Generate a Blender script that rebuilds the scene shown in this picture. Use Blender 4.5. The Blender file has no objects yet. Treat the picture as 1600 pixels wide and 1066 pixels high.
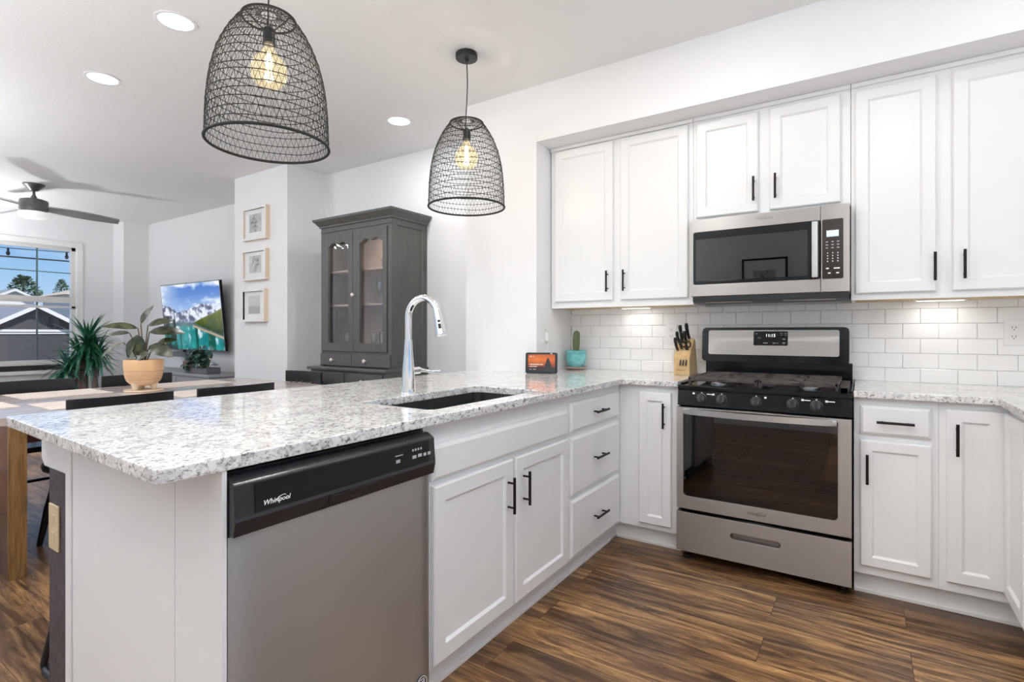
import bpy, bmesh, math, random
import numpy as np
from mathutils import Vector, Matrix

random.seed(7)
PI = math.pi
SC = bpy.context.scene
COL = SC.collection

# ------------------------------------------------------------------ camera
cam = bpy.data.cameras.new('camera')
cam.sensor_width = 36.0
cam.lens = 827.79 / 1600 * 36
cam.shift_y = -14.13 / 1600
cam.clip_start = 0.02
cam_o = bpy.data.objects.new('camera', cam)
COL.objects.link(cam_o)
cam_o.location = (1.1027, -2.7906, 1.1737)
cam_o.rotation_euler = (PI / 2, 0, 0.5839)
SC.camera = cam_o

# ------------------------------------------------------------------ exposure, sky, sun
SC.view_settings.view_transform = 'Standard'
SC.view_settings.look = 'None'
SC.view_settings.gamma = 1.0
SC.view_settings.use_curve_mapping = False
SC.view_settings.exposure = 0.06

world = bpy.data.worlds.new('sky')
SC.world = world
world.use_nodes = True
wn = world.node_tree
for n in list(wn.nodes):
    wn.nodes.remove(n)
w_out = wn.nodes.new('ShaderNodeOutputWorld')
w_bg = wn.nodes.new('ShaderNodeBackground')
w_tc = wn.nodes.new('ShaderNodeTexCoord')
w_sep = wn.nodes.new('ShaderNodeSeparateXYZ')
w_rmp = wn.nodes.new('ShaderNodeValToRGB')
_e = w_rmp.color_ramp.elements
_e[0].position = 0.0; _e[0].color = (0.60, 0.76, 0.90, 1)
_e[1].position = 1.0; _e[1].color = (0.10, 0.27, 0.66, 1)
for _p, _c in ((0.05, (0.42, 0.65, 0.90, 1)), (0.16, (0.17, 0.42, 0.84, 1)), (0.35, (0.15, 0.37, 0.78, 1))):
    _n = _e.new(_p); _n.color = _c
w_map = wn.nodes.new('ShaderNodeMapping'); w_map.inputs['Scale'].default_value = (1, 1, 4)
w_cl = wn.nodes.new('ShaderNodeTexNoise'); w_cl.inputs['Scale'].default_value = 3.0; w_cl.inputs['Detail'].default_value = 6
w_cr = wn.nodes.new('ShaderNodeValToRGB')
w_cr.color_ramp.elements[0].position = 0.52; w_cr.color_ramp.elements[1].position = 0.75
w_mx = wn.nodes.new('ShaderNodeMix'); w_mx.data_type = 'RGBA'
w_mx.inputs[7].default_value = (0.90, 0.92, 0.95, 1)
wn.links.new(w_tc.outputs['Generated'], w_sep.inputs[0]); wn.links.new(w_sep.outputs[2], w_rmp.inputs[0])
wn.links.new(w_tc.outputs['Generated'], w_map.inputs[0]); wn.links.new(w_map.outputs[0], w_cl.inputs['Vector'])
wn.links.new(w_cl.outputs['Fac'], w_cr.inputs[0]); wn.links.new(w_cr.outputs[0], w_mx.inputs[0]); wn.links.new(w_rmp.outputs[0], w_mx.inputs[6])
w_bg.inputs['Strength'].default_value = 1.0
wn.links.new(w_mx.outputs[2], w_bg.inputs[0])
wn.links.new(w_bg.outputs[0], w_out.inputs[0])

sun = bpy.data.lights.new('sun', 'SUN')
sun.energy = 7.0
sun.angle = math.radians(0.6)
sun.color = (1.0, 0.96, 0.9)
sun_o = bpy.data.objects.new('sun', sun)
COL.objects.link(sun_o)
sun_o.rotation_euler = Vector((-.50, -.35, -.80)).to_track_quat('-Z', 'Y').to_euler()

SC.cycles.diffuse_bounces = 7
FILL_W = 48.0         # watts of one added fill uplighter
CAN_W = 6.5       # watts of one recessed ceiling light
BULB_W = 4.0       # watts of one pendant bulb

# ------------------------------------------------------------------ materials
def mat(name, color=(0.8, 0.8, 0.8), rough=0.5, metal=0.0, spec=0.5, emit=None, estr=1.0, coat=0.0, aniso=0.0):
    m = bpy.data.materials.new(name)
    m.use_nodes = True
    b = m.node_tree.nodes['Principled BSDF']
    b.inputs['Base Color'].default_value = (*color, 1)
    b.inputs['Roughness'].default_value = rough
    b.inputs['Metallic'].default_value = metal
    b.inputs['Specular IOR Level'].default_value = spec
    b.inputs['Coat Weight'].default_value = coat
    b.inputs['Anisotropic'].default_value = aniso
    b.inputs['Anisotropic Rotation'].default_value = 0.25 if aniso else 0.0
    if emit:
        b.inputs['Emission Color'].default_value = (*emit, 1)
        b.inputs['Emission Strength'].default_value = estr
    return m

def nodes(m):
    nt = m.node_tree
    return nt, nt.nodes, nt.links, nt.nodes['Principled BSDF']

def tex_coord(m, scale=(1, 1, 1), rot=(0, 0, 0), kind='Object'):
    nt, N, L, b = nodes(m)
    tc = N.new('ShaderNodeTexCoord')
    mp = N.new('ShaderNodeMapping')
    mp.inputs['Scale'].default_value = scale
    mp.inputs['Rotation'].default_value = rot
    L.new(tc.outputs[kind], mp.inputs[0])
    return mp.outputs[0]

def noise(m, vec, scale, detail=4, rough=0.6, dist=0.0):
    nt, N, L, b = nodes(m)
    n = N.new('ShaderNodeTexNoise')
    n.inputs['Scale'].default_value = scale
    n.inputs['Detail'].default_value = detail
    n.inputs['Roughness'].default_value = rough
    n.inputs['Distortion'].default_value = dist
    L.new(vec, n.inputs['Vector'])
    return n.outputs['Fac']

def ramp(m, fac, stops, interp='LINEAR'):
    nt, N, L, b = nodes(m)
    r = N.new('ShaderNodeValToRGB')
    r.color_ramp.interpolation = interp
    els = r.color_ramp.elements
    while len(els) > len(stops):
        els.remove(els[-1])
    while len(els) < len(stops):
        els.new(0.5)
    for e, (p, c) in zip(els, stops):
        e.position = p
        e.color = (*c, 1) if len(c) == 3 else c
    L.new(fac, r.inputs[0])
    return r.outputs[0]

def mix(m, fac, a, b_, blend='MIX'):
    nt, N, L, b = nodes(m)
    x = N.new('ShaderNodeMix')
    x.data_type = 'RGBA'
    x.blend_type = blend
    for sock, v in ((x.inputs[0], fac), (x.inputs[6], a), (x.inputs[7], b_)):
        if isinstance(v, (int, float)):
            sock.default_value = v
        elif isinstance(v, tuple):
            sock.default_value = (*v, 1)
        else:
            L.new(v, sock)
    return x.outputs[2]

def bump(m, h, strength=0.1, dist=0.01):
    nt, N, L, b = nodes(m)
    bp = N.new('ShaderNodeBump')
    bp.inputs['Strength'].default_value = strength
    bp.inputs['Distance'].default_value = dist
    L.new(h, bp.inputs['Height'])
    L.new(bp.outputs[0], b.inputs['Normal'])

def link_color(m, out):
    nt, N, L, b = nodes(m)
    L.new(out, b.inputs['Base Color'])

def m_wall(name, c, sc=140, st=0.25):
    m = mat(name, c, 0.55, spec=0.3)
    v = tex_coord(m)
    bump(m, noise(m, v, sc, 3), st, 0.002)
    return m

M = {}
M['wall'] = m_wall('painted_wall', (0.83, 0.83, 0.84), 110, 0.35)
M['ceiling'] = m_wall('painted_ceiling', (0.82, 0.82, 0.82), 70, 0.45)
M['white'] = mat('white_paint', (0.83, 0.83, 0.83), 0.32)
M['cab'] = mat('cabinet_paint', (0.84, 0.84, 0.84), 0.3)
M['trim'] = mat('trim_paint', (0.82, 0.82, 0.81), 0.35)
M['black'] = mat('matte_black', (0.012, 0.011, 0.011), 0.42)
M['bronze'] = mat('oil_rubbed_bronze', (0.018, 0.013, 0.011), 0.38, 0.6)
M['gloss_black'] = mat('gloss_black', (0.006, 0.006, 0.007), 0.09, spec=0.28)
M['plastic_dark'] = mat('dark_plastic', (0.018, 0.018, 0.022), 0.22)
M['iron'] = mat('cast_iron', (0.035, 0.028, 0.026), 0.5)
M['chrome'] = mat('chrome', (0.86, 0.86, 0.87), 0.06, 1.0)
M['bright_steel'] = mat('bright_steel', (0.55, 0.55, 0.55), 0.28, 1.0)
M['sink'] = mat('dark_composite', (0.02, 0.019, 0.018), 0.45)
M['print_white'] = mat('printed_white', (0.8, 0.8, 0.8), 0.5, emit=(0.9, 0.9, 0.9), estr=0.15)  # white ink given a faint glow of its own
M['print_dark'] = mat('printed_dark', (0.05, 0.045, 0.045), 0.4)
M['led'] = mat('led_digits', (0.9, 0.95, 1.0), 0.5, emit=(0.85, 0.95, 1.0), estr=1.5)
M['lens'] = mat('light_lens', (0.9, 0.9, 0.9), 0.5, emit=(1.0, 0.98, 0.95), estr=2.2)
M['undercab'] = mat('cabinet_light_lens', (0.9, 0.9, 0.9), 0.5, emit=(1.0, 0.97, 0.9), estr=2.5)
M['raw_wood'] = mat('raw_plywood', (0.58, 0.41, 0.22), 0.6)
M['plate_beige'] = mat('beige_plastic', (0.62, 0.50, 0.31), 0.35)
M['plate_white'] = mat('white_plastic', (0.82, 0.82, 0.81), 0.3)
M['grout'] = mat('grout', (0.60, 0.60, 0.59), 0.8)
M['tile'] = mat('glazed_tile', (0.86, 0.86, 0.86), 0.12)
M['hutch'] = mat('grey_hutch_paint', (0.098, 0.098, 0.092), 0.38)
M['hutch_in'] = mat('hutch_interior', (0.52, 0.40, 0.35), 0.6)
M['knob'] = mat('faceted_glass_knob', (0.75, 0.66, 0.62), 0.12)
M['leaf_dark'] = mat('rubber_leaf', (0.055, 0.075, 0.030), 0.26)
M['leaf_yucca'] = mat('yucca_leaf', (0.020, 0.125, 0.085), 0.32)
M['leaf_trail'] = mat('trailing_leaf', (0.015, 0.065, 0.045), 0.35)
M['stem'] = mat('plant_stem', (0.13, 0.10, 0.06), 0.7)
M['bark'] = mat('yucca_bark', (0.20, 0.14, 0.13), 0.85)
M['soil'] = mat('soil', (0.05, 0.035, 0.025), 0.95)
M['peach'] = mat('peach_ceramic', (0.80, 0.50, 0.27), 0.45)
M['peach_pale'] = mat('pale_peach_ceramic', (0.80, 0.66, 0.50), 0.5)
M['turq'] = mat('turquoise_glaze', (0.17, 0.55, 0.57), 0.15, coat=0.5)
M['clay'] = mat('clay_saucer', (0.42, 0.33, 0.28), 0.7)
M['cactus'] = mat('cactus_skin', (0.13, 0.17, 0.08), 0.6)
M['frame_white'] = mat('frame_white', (0.82, 0.82, 0.81), 0.4)
M['frame_wood'] = mat('frame_side_wood', (0.78, 0.62, 0.47), 0.5)
M['mat_board'] = mat('mat_board', (0.82, 0.82, 0.82), 0.7)
M['chair'] = mat('espresso_chair', (0.016, 0.014, 0.017), 0.30)
M['fan_grey'] = mat('fan_gunmetal', (0.13, 0.13, 0.13), 0.38, 0.5)
M['fan_blade'] = mat('fan_blade_silver', (0.36, 0.36, 0.36), 0.3, 0.4)
M['frost'] = mat('frosted_glass', (0.85, 0.85, 0.85), 0.4, emit=(1, 1, 1), estr=0.35)
M['console'] = mat('console_grey', (0.33, 0.34, 0.35), 0.5)
M['vinyl'] = mat('window_vinyl', (0.72, 0.70, 0.68), 0.4)
M['dark_strip'] = mat('dark_sill_strip', (0.012, 0.011, 0.012), 0.6)
M['soundbar'] = mat('speaker_cloth', (0.16, 0.16, 0.17), 0.8)
M['knee'] = mat('dark_panel_wood', (0.06, 0.05, 0.055), 0.5)
M['knee_edge'] = mat('dark_panel_edge', (0.10, 0.065, 0.04), 0.55)
M['cord'] = mat('black_cord', (0.012, 0.012, 0.012), 0.5)
M['twine'] = mat('black_paper_twine', (0.014, 0.013, 0.012), 0.75)
M['gold'] = mat('lamp_socket_brass', (0.10, 0.08, 0.06), 0.4, 0.7)
M['siding'] = mat('house_siding', (0.42, 0.43, 0.45), 0.8)
M['siding_shaded'] = mat('house_shaded_siding', (0.042, 0.042, 0.048), 0.8)  # darkened so the gable's shade sits in the colour
M['fascia'] = mat('house_fascia', (0.55, 0.55, 0.55), 0.7)
M['roof_tan'] = mat('roof_tan', (0.40, 0.34, 0.28), 0.9)
M['roof_grey'] = mat('roof_grey', (0.20, 0.22, 0.25), 0.9)
M['tree'] = mat('tree_needles', (0.06, 0.12, 0.05), 0.8)
M['rack'] = mat('oven_rack', (0.45, 0.42, 0.40), 0.35, 1.0)
M['oven_in'] = mat('oven_enamel', (0.06, 0.055, 0.055), 0.4)

def clear_glass(name, tint=(1, 1, 1), gloss=0.08, rough=0.01, bumpy=0.0, alpha=1.0):
    m = bpy.data.materials.new(name)
    m.use_nodes = True
    nt = m.node_tree
    for n in list(nt.nodes):
        nt.nodes.remove(n)
    o = nt.nodes.new('ShaderNodeOutputMaterial')
    t = nt.nodes.new('ShaderNodeBsdfTransparent')
    t.inputs[0].default_value = (*tint, 1)
    g = nt.nodes.new('ShaderNodeBsdfGlossy')
    g.inputs['Roughness'].default_value = rough
    x = nt.nodes.new('ShaderNodeMixShader')
    fr = nt.nodes.new('ShaderNodeFresnel')
    geo = nt.nodes.new('ShaderNodeNewGeometry')
    ior = nt.nodes.new('ShaderNodeMath')
    ior.operation = 'MULTIPLY_ADD'          # 1.45 from outside, its inverse from inside, so a thin pane never mirrors totally
    ior.inputs[1].default_value = 1 / 1.45 - 1.45
    ior.inputs[2].default_value = 1.45
    nt.links.new(geo.outputs['Backfacing'], ior.inputs[0])
    nt.links.new(ior.outputs[0], fr.inputs[0])
    ad = nt.nodes.new('ShaderNodeMath')
    ad.operation = 'ADD'
    ad.inputs[1].default_value = gloss
    ad.use_clamp = True
    nt.links.new(fr.outputs[0], ad.inputs[0])
    nt.links.new(ad.outputs[0], x.inputs[0])
    nt.links.new(t.outputs[0], x.inputs[1])
    nt.links.new(g.outputs[0], x.inputs[2])
    nt.links.new(x.outputs[0], o.inputs[0])
    if bumpy:
        tc = nt.nodes.new('ShaderNodeTexCoord')
        mp = nt.nodes.new('ShaderNodeMapping')
        mp.inputs['Scale'].default_value = (1, 1, 0.25)
        ns = nt.nodes.new('ShaderNodeTexNoise')
        ns.inputs['Scale'].default_value = 26
        bm_ = nt.nodes.new('ShaderNodeBump')
        bm_.inputs['Strength'].default_value = bumpy
        bm_.inputs['Distance'].default_value = 0.02
        nt.links.new(tc.outputs['Object'], mp.inputs[0])
        nt.links.new(mp.outputs[0], ns.inputs['Vector'])
        nt.links.new(ns.outputs['Fac'], bm_.inputs['Height'])
        nt.links.new(bm_.outputs[0], g.inputs['Normal'])
    return m

M['glass'] = clear_glass('window_glass', gloss=0.0)
M['old_glass'] = clear_glass('old_wavy_glass', gloss=0.06, bumpy=0.10)
M['oven_glass'] = clear_glass('oven_door_glass', (0.30, 0.28, 0.28), gloss=0.05)
M['micro_glass'] = clear_glass('microwave_glass', (0.16, 0.15, 0.15), gloss=0.035)
M['drink_glass'] = clear_glass('drinking_glass', (0.93, 0.95, 0.95), gloss=0.12)
M['bulb'] = clear_glass('amber_bulb_glass', (1.0, 0.93, 0.74), gloss=0.0)
_nt = M['bulb'].node_tree
_em = _nt.nodes.new('ShaderNodeEmission'); _em.inputs[0].default_value = (1.0, .86, .60, 1); _em.inputs[1].default_value = 0.24
_ad = _nt.nodes.new('ShaderNodeAddShader')
_o = [n for n in _nt.nodes if n.type == 'OUTPUT_MATERIAL'][0]
_src = _o.inputs[0].links[0].from_socket
_nt.links.new(_src, _ad.inputs[0]); _nt.links.new(_em.outputs[0], _ad.inputs[1]); _nt.links.new(_ad.outputs[0], _o.inputs[0])
M['filament'] = mat('bulb_filament', (1, 0.7, 0.3), 0.5, emit=(1.0, 0.72, 0.36), estr=14.0)

# stainless steel with a horizontal / vertical brush
def steel(name, c, rough, scale):
    m = mat(name, c, rough, 1.0, aniso=0.75)
    v = tex_coord(m, scale)
    f = noise(m, v, 30, 3, 0.7)
    nt, N, L, b = nodes(m)
    r = ramp(m, f, [(0.3, (rough - 0.025,) * 3), (0.7, (rough + 0.03,) * 3)])
    L.new(r, b.inputs['Roughness'])
    return m
M['steel'] = steel('brushed_steel', (0.43, 0.415, 0.40), 0.38, (1, 1, 40))
M['steel_v'] = steel('brushed_steel_door', (0.49, 0.50, 0.51), 0.42, (1, 40, 1))

# granite
def granite():
    m = mat('speckled_granite', (0.7, 0.7, 0.7), 0.07, spec=0.6)
    nt, N, L, b = nodes(m)
    v = tex_coord(m, (1.0, 0.75, 1.0))
    big = noise(m, v, 11, 5, 0.65, 0.8)
    fine = noise(m, v, 80, 7, 0.74, 0.8)
    spk = noise(m, v, 105, 5, 0.68, 0.7)
    base = ramp(m, fine, [(0.33, (0.06, 0.057, 0.055)), (0.405, (0.30, 0.285, 0.27)), (0.455, (0.66, 0.65, 0.63)), (0.53, (0.86, 0.855, 0.84))])
    cloud = ramp(m, big, [(0.36, (0.72, 0.72, 0.74)), (0.55, (1, 0.995, 0.985))])
    c = mix(m, 1.0, base, cloud, 'MULTIPLY')
    dark = ramp(m, spk, [(0.325, (1, 1, 1)), (0.38, (0, 0, 0))])
    c2 = mix(m, dark, c, (0.025, 0.023, 0.025))
    link_color(m, c2)
    return m
M['granite'] = granite()

# plank floor, boards along x
def plank_floor():
    m = mat('dark_plank_floor', (0.2, 0.1, 0.05), 0.30)
    nt, N, L, b = nodes(m)
    v = tex_coord(m)
    br = N.new('ShaderNodeTexBrick')
    br.offset = 0.37
    br.inputs['Scale'].default_value = 1.0
    br.inputs['Brick Width'].default_value = 1.25
    br.inputs['Row Height'].default_value = 0.185
    br.inputs['Mortar Size'].default_value = 0.0011
    br.inputs['Mortar Smooth'].default_value = 0.1
    br.inputs['Bias'].default_value = 0.0
    br.inputs['Color1'].default_value = (0.0, 0.0, 0.0, 1)
    br.inputs['Color2'].default_value = (1.0, 1.0, 1.0, 1)
    L.new(v, br.inputs['Vector'])
    # per board offset of the grain
    sep = N.new('ShaderNodeSeparateColor')
    L.new(br.outputs['Color'], sep.inputs[0])
    comb = N.new('ShaderNodeCombineXYZ')
    mul = N.new('ShaderNodeMath'); mul.operation = 'MULTIPLY'; mul.inputs[1].default_value = 17.0
    L.new(sep.outputs[0], mul.inputs[0])
    L.new(mul.outputs[0], comb.inputs[0]); L.new(mul.outputs[0], comb.inputs[1])
    add = N.new('ShaderNodeVectorMath'); add.operation = 'ADD'
    L.new(v, add.inputs[0]); L.new(comb.outputs[0], add.inputs[1])
    mp = N.new('ShaderNodeMapping'); mp.inputs['Scale'].default_value = (0.75, 7.5, 1)
    L.new(add.outputs[0], mp.inputs[0])
    grain = noise(m, mp.outputs[0], 2.4, 7, 0.66, 1.3)
    mp2 = N.new('ShaderNodeMapping'); mp2.inputs['Scale'].default_value = (3.0, 60.0, 1)
    L.new(add.outputs[0], mp2.inputs[0])
    fine = noise(m, mp2.outputs[0], 3.0, 5, 0.72, 0.4)
    mp3 = N.new('ShaderNodeMapping'); mp3.inputs['Scale'].default_value = (0.55, 1.8, 1)
    L.new(add.outputs[0], mp3.inputs[0])
    patch = noise(m, mp3.outputs[0], 1.5, 3, 0.5)
    c = ramp(m, grain, [(0.30, (0.050, 0.028, 0.018)), (0.44, (0.120, 0.066, 0.036)), (0.54, (0.265, 0.155, 0.074)), (0.70, (0.50, 0.315, 0.145))])
    f2 = ramp(m, fine, [(0.32, (0.50, 0.48, 0.47)), (0.52, (1.0, 1.0, 1.0)), (0.7, (1.2, 1.2, 1.2))])
    c = mix(m, 1.0, c, f2, 'MULTIPLY')
    p2 = ramp(m, patch, [(0.34, (0.55, 0.52, 0.55)), (0.62, (1.35, 1.28, 1.15))])
    c = mix(m, 1.0, c, p2, 'MULTIPLY')
    tone = ramp(m, sep.outputs[0], [(0.0, (0.8, 0.78, 0.78)), (1.0, (1.12, 1.1, 1.05))])
    c = mix(m, 1.0, c, tone, 'MULTIPLY')
    c = mix(m, br.outputs['Fac'], c, (0.03, 0.018, 0.012))
    link_color(m, c)
    rr = ramp(m, fine, [(0.3, (0.36,) * 3), (0.7, (0.26,) * 3)])
    L.new(rr, b.inputs['Roughness'])
    bump(m, fine, 0.05, 0.003)
    return m
M['floor'] = plank_floor()

def wood(name, stops, scale, sc=3.0, rough=0.4, coat=0.0):
    m = mat(name, (0.5, 0.4, 0.3), rough, coat=coat)
    v = tex_coord(m, scale)
    f = noise(m, v, sc, 6, 0.65, 0.8)
    link_color(m, ramp(m, f, stops))
    return m
M['table_top'] = wood('table_top_wood', [(0.3, (0.30, 0.24, 0.22)), (0.5, (0.46, 0.38, 0.35)), (0.7, (0.60, 0.52, 0.48))], (12, 1, 1), 3, 0.16)
M['table_leg'] = wood('table_oak', [(0.3, (0.10, 0.05, 0.02)), (0.5, (0.24, 0.13, 0.05)), (0.7, (0.36, 0.22, 0.09))], (14, 14, 1), 4, 0.35)
M['table_panel'] = wood('table_red_oak', [(0.3, (0.10, 0.032, 0.016)), (0.7, (0.19, 0.075, 0.038))], (10, 10, 1), 3, 0.25)
M['block_wood'] = wood('knife_block_wood', [(0.3, (0.55, 0.35, 0.15)), (0.7, (0.74, 0.53, 0.27))], (16, 16, 1.5), 3, 0.45)
M['placemat'] = wood('woven_placemat', [(0.35, (0.40, 0.32, 0.29)), (0.5, (0.62, 0.54, 0.48)), (0.65, (0.74, 0.67, 0.60))], (40, 2, 1), 3, 0.7)
M['coaster'] = wood('wood_slice', [(0.3, (0.55, 0.40, 0.26)), (0.7, (0.72, 0.58, 0.42))], (10, 10, 4), 4, 0.5)
# dark panel gets a leathery grain, yucca leaves vary with bluish highlights painted in, roofs have shingle rows
_v = tex_coord(M['knee'], (1, 1, 0.3)); _f = noise(M['knee'], _v, 160, 4, 0.7)
link_color(M['knee'], ramp(M['knee'], _f, [(0.35, (0.025, 0.02, 0.024)), (0.65, (0.115, 0.095, 0.105))])); bump(M['knee'], _f, 0.3, 0.003)
_v = tex_coord(M['leaf_yucca']); _f = noise(M['leaf_yucca'], _v, 4, 3)
link_color(M['leaf_yucca'], ramp(M['leaf_yucca'], _f, [(0.35, (0.012, 0.085, 0.05)), (0.5, (0.025, 0.17, 0.06)), (0.62, (0.10, 0.27, 0.24))]))
_v = tex_coord(M['leaf_dark']); _f = noise(M['leaf_dark'], _v, 12, 2)
link_color(M['leaf_dark'], ramp(M['leaf_dark'], _f, [(0.42, (0.022, 0.030, 0.012)), (0.62, (0.095, 0.105, 0.045))]))
_v = tex_coord(M['cactus'], (1, 1, 1)); 
_v = tex_coord(M['tree']); _f = noise(M['tree'], _v, 5, 3)
link_color(M['tree'], ramp(M['tree'], _f, [(0.4, (0.035, 0.08, 0.03)), (0.6, (0.12, 0.2, 0.09))]))
_v = tex_coord(M['turq']); _f = noise(M['turq'], _v, 14, 3)
link_color(M['turq'], ramp(M['turq'], _f, [(0.35, (0.10, 0.42, 0.44)), (0.65, (0.24, 0.62, 0.62))]))
_v = tex_coord(M['iron']); _f = noise(M['iron'], _v, 25, 4)
link_color(M['iron'], ramp(M['iron'], _f, [(0.35, (0.030, 0.026, 0.026)), (0.65, (0.10, 0.075, 0.065))]))
_v = tex_coord(M['hutch'], (3, 3, 0.4)); _f = noise(M['hutch'], _v, 12, 4)
link_color(M['hutch'], ramp(M['hutch'], _f, [(0.35, (0.088, 0.088, 0.082)), (0.65, (0.112, 0.112, 0.104))]))
_v = tex_coord(M['oven_in']); _f = noise(M['oven_in'], _v, 40, 5)
link_color(M['oven_in'], ramp(M['oven_in'], _f, [(0.5, (0.045, 0.04, 0.04)), (0.75, (0.12, 0.11, 0.11))]))

def vcol_mat(name, emit=0.0, rough=0.3, coat=0.0):
    m = mat(name, (0.5, 0.5, 0.5), rough, coat=coat)
    nt, N, L, b = nodes(m)
    a = N.new('ShaderNodeVertexColor')
    a.layer_name = 'Col'
    L.new(a.outputs[0], b.inputs['Base Color'])
    if emit:
        L.new(a.outputs[0], b.inputs['Emission Color'])
        b.inputs['Emission Strength'].default_value = emit
        d = mix(m, 1.0, a.outputs[0], (0.02, 0.02, 0.02), 'MULTIPLY')
        L.new(d, b.inputs['Base Color'])
    return m
M['tv_picture'] = vcol_mat('tv_picture', 0.95, 0.12)
M['display_picture'] = vcol_mat('display_picture', 0.9, 0.12)
M['art_print'] = vcol_mat('art_print', 0.0, 0.25)

# ------------------------------------------------------------------ builders
MX = {}          # world matrix of every object's root

def W(v):
    return Vector(v)

class MB:
    def __init__(s):
        s.bm = bmesh.new()

    def box(s, x0, x1, y0, y1, z0, z1, bev=0.0, seg=2):
        r = bmesh.ops.create_cube(s.bm, size=1.0)
        vs = r['verts']
        for v in vs:
            v.co = Vector(((x0 + x1) / 2 + v.co.x * (x1 - x0), (y0 + y1) / 2 + v.co.y * (y1 - y0), (z0 + z1) / 2 + v.co.z * (z1 - z0)))
        if bev:
            es = list({e for v in vs for e in v.link_edges})
            bmesh.ops.bevel(s.bm, geom=es, offset=bev, segments=seg, profile=0.5, affect='EDGES', clamp_overlap=True)
        return s

    def obox(s, O, U, V, N, u0, u1, v0, v1, n0, n1, bev=0.0):
        U, V, N, O = W(U).normalized(), W(V).normalized(), W(N).normalized(), W(O)
        r = bmesh.ops.create_cube(s.bm, size=1.0)
        vs = r['verts']
        for v in vs:
            v.co = O + U * ((u0 + u1) / 2 + v.co.x * (u1 - u0)) + V * ((v0 + v1) / 2 + v.co.y * (v1 - v0)) + N * ((n0 + n1) / 2 + v.co.z * (n1 - n0))
        if bev:
            es = list({e for v in vs for e in v.link_edges})
            bmesh.ops.bevel(s.bm, geom=es, offset=bev, segments=2, profile=0.5, affect='EDGES', clamp_overlap=True)
        return s

    def rings(s, O, U, V, N, w, h, rr, fill=True, back=True):
        """nested rectangles: rr = [(inset, height)], first is the outer back edge"""
        O, U, V, N = W(O), W(U).normalized(), W(V).normalized(), W(N).normalized()
        prev = None
        first = None
        for ins, ht in rr:
            cur = []
            for a, b in ((ins, ins), (w - ins, ins), (w - ins, h - ins), (ins, h - ins)):
                cur.append(s.bm.verts.new(O + U * a + V * b + N * ht))
            if prev:
                for i in range(4):
                    j = (i + 1) % 4
                    s.bm.faces.new((prev[i], prev[j], cur[j], cur[i]))
            else:
                first = cur
            prev = cur
        if fill:
            s.bm.faces.new(prev)
        if back:
            s.bm.faces.new(first[::-1])
        return s

    def lathe(s, prof, c, seg=32, axis='z', Mx=None, close=False):
        cols = []
        c = W(c)
        for i in range(seg):
            a = 2 * PI * i / seg
            col = []
            for r, z in prof:
                p = Vector((r * math.cos(a), r * math.sin(a), z))
                if axis == 'x':
                    p = Vector((p.z, p.x, p.y))
                elif axis == 'y':
                    p = Vector((p.x, p.z, -p.y))
                if Mx is not None:
                    p = Mx @ p
                col.append(s.bm.verts.new(c + p))
            cols.append(col)
        n = len(prof)
        for i in range(seg):
            a, b = cols[i], cols[(i + 1) % seg]
            for k in range(n - 1):
                s.bm.faces.new((a[k], b[k], b[k + 1], a[k + 1]))
            if close:
                s.bm.faces.new((a[n - 1], b[n - 1], b[0], a[0]))
        if not close:
            if prof[0][0] > 1e-6:
                s.bm.faces.new([cols[i][0] for i in range(seg)][::-1])
            if prof[-1][0] > 1e-6:
                s.bm.faces.new([cols[i][n - 1] for i in range(seg)])
        return s

    def tube(s, pts, r, seg=8, closed=False, caps=True, flat=None):
        pts = [W(p) for p in pts]
        n = len(pts)
        rs = r if isinstance(r, (list, tuple)) else [r] * n
        prev_n = None
        loops = []
        for i in range(n):
            if closed:
                t = (pts[(i + 1) % n] - pts[i - 1]).normalized()
            else:
                t = (pts[min(i + 1, n - 1)] - pts[max(i - 1, 0)]).normalized()
            if prev_n is None:
                up = Vector((0, 0, 1)) if abs(t.z) < 0.95 else Vector((1, 0, 0))
                nn = t.cross(up).normalized()
            else:
                nn = (prev_n - t * prev_n.dot(t)).normalized()
            prev_n = nn
            bb = t.cross(nn)
            lp = []
            for k in range(seg):
                a = 2 * PI * (k + 0.5) / seg
                f = flat if flat else 1.0
                lp.append(s.bm.verts.new(pts[i] + (nn * math.cos(a) + bb * math.sin(a) * f) * rs[i]))
            loops.append(lp)
        for i in range(n if closed else n - 1):
            a, b = loops[i], loops[(i + 1) % n]
            for k in range(seg):
                j = (k + 1) % seg
                s.bm.faces.new((a[k], a[j], b[j], b[k]))
        if caps and not closed:
            s.bm.faces.new(loops[0][::-1])
            s.bm.faces.new(loops[-1])
        return s

    def prism(s, pts, O, U, V, N, d0, d1, bev=0.0):
        """polygon pts (u, v) swept along N from d0 to d1"""
        O, U, V, N = W(O), W(U).normalized(), W(V).normalized(), W(N).normalized()
        a = [s.bm.verts.new(O + U * p[0] + V * p[1] + N * d0) for p in pts]
        b = [s.bm.verts.new(O + U * p[0] + V * p[1] + N * d1) for p in pts]
        f = [s.bm.faces.new(a[::-1]), s.bm.faces.new(b)]
        for i in range(len(pts)):
            j = (i + 1) % len(pts)
            f.append(s.bm.faces.new((a[i], a[j], b[j], b[i])))
        if bev:
            es = list({e for q in f for e in q.edges})
            bmesh.ops.bevel(s.bm, geom=es, offset=bev, segments=2, profile=0.5, affect='EDGES', clamp_overlap=True)
        return s

    def ell(s, c, rx, ry, rz, u=16, v=10):
        r = bmesh.ops.create_uvsphere(s.bm, u_segments=u, v_segments=v, radius=1.0)
        for q in r['verts']:
            q.co = Vector((c[0] + q.co.x * rx, c[1] + q.co.y * ry, c[2] + q.co.z * rz))
        return s

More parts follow.
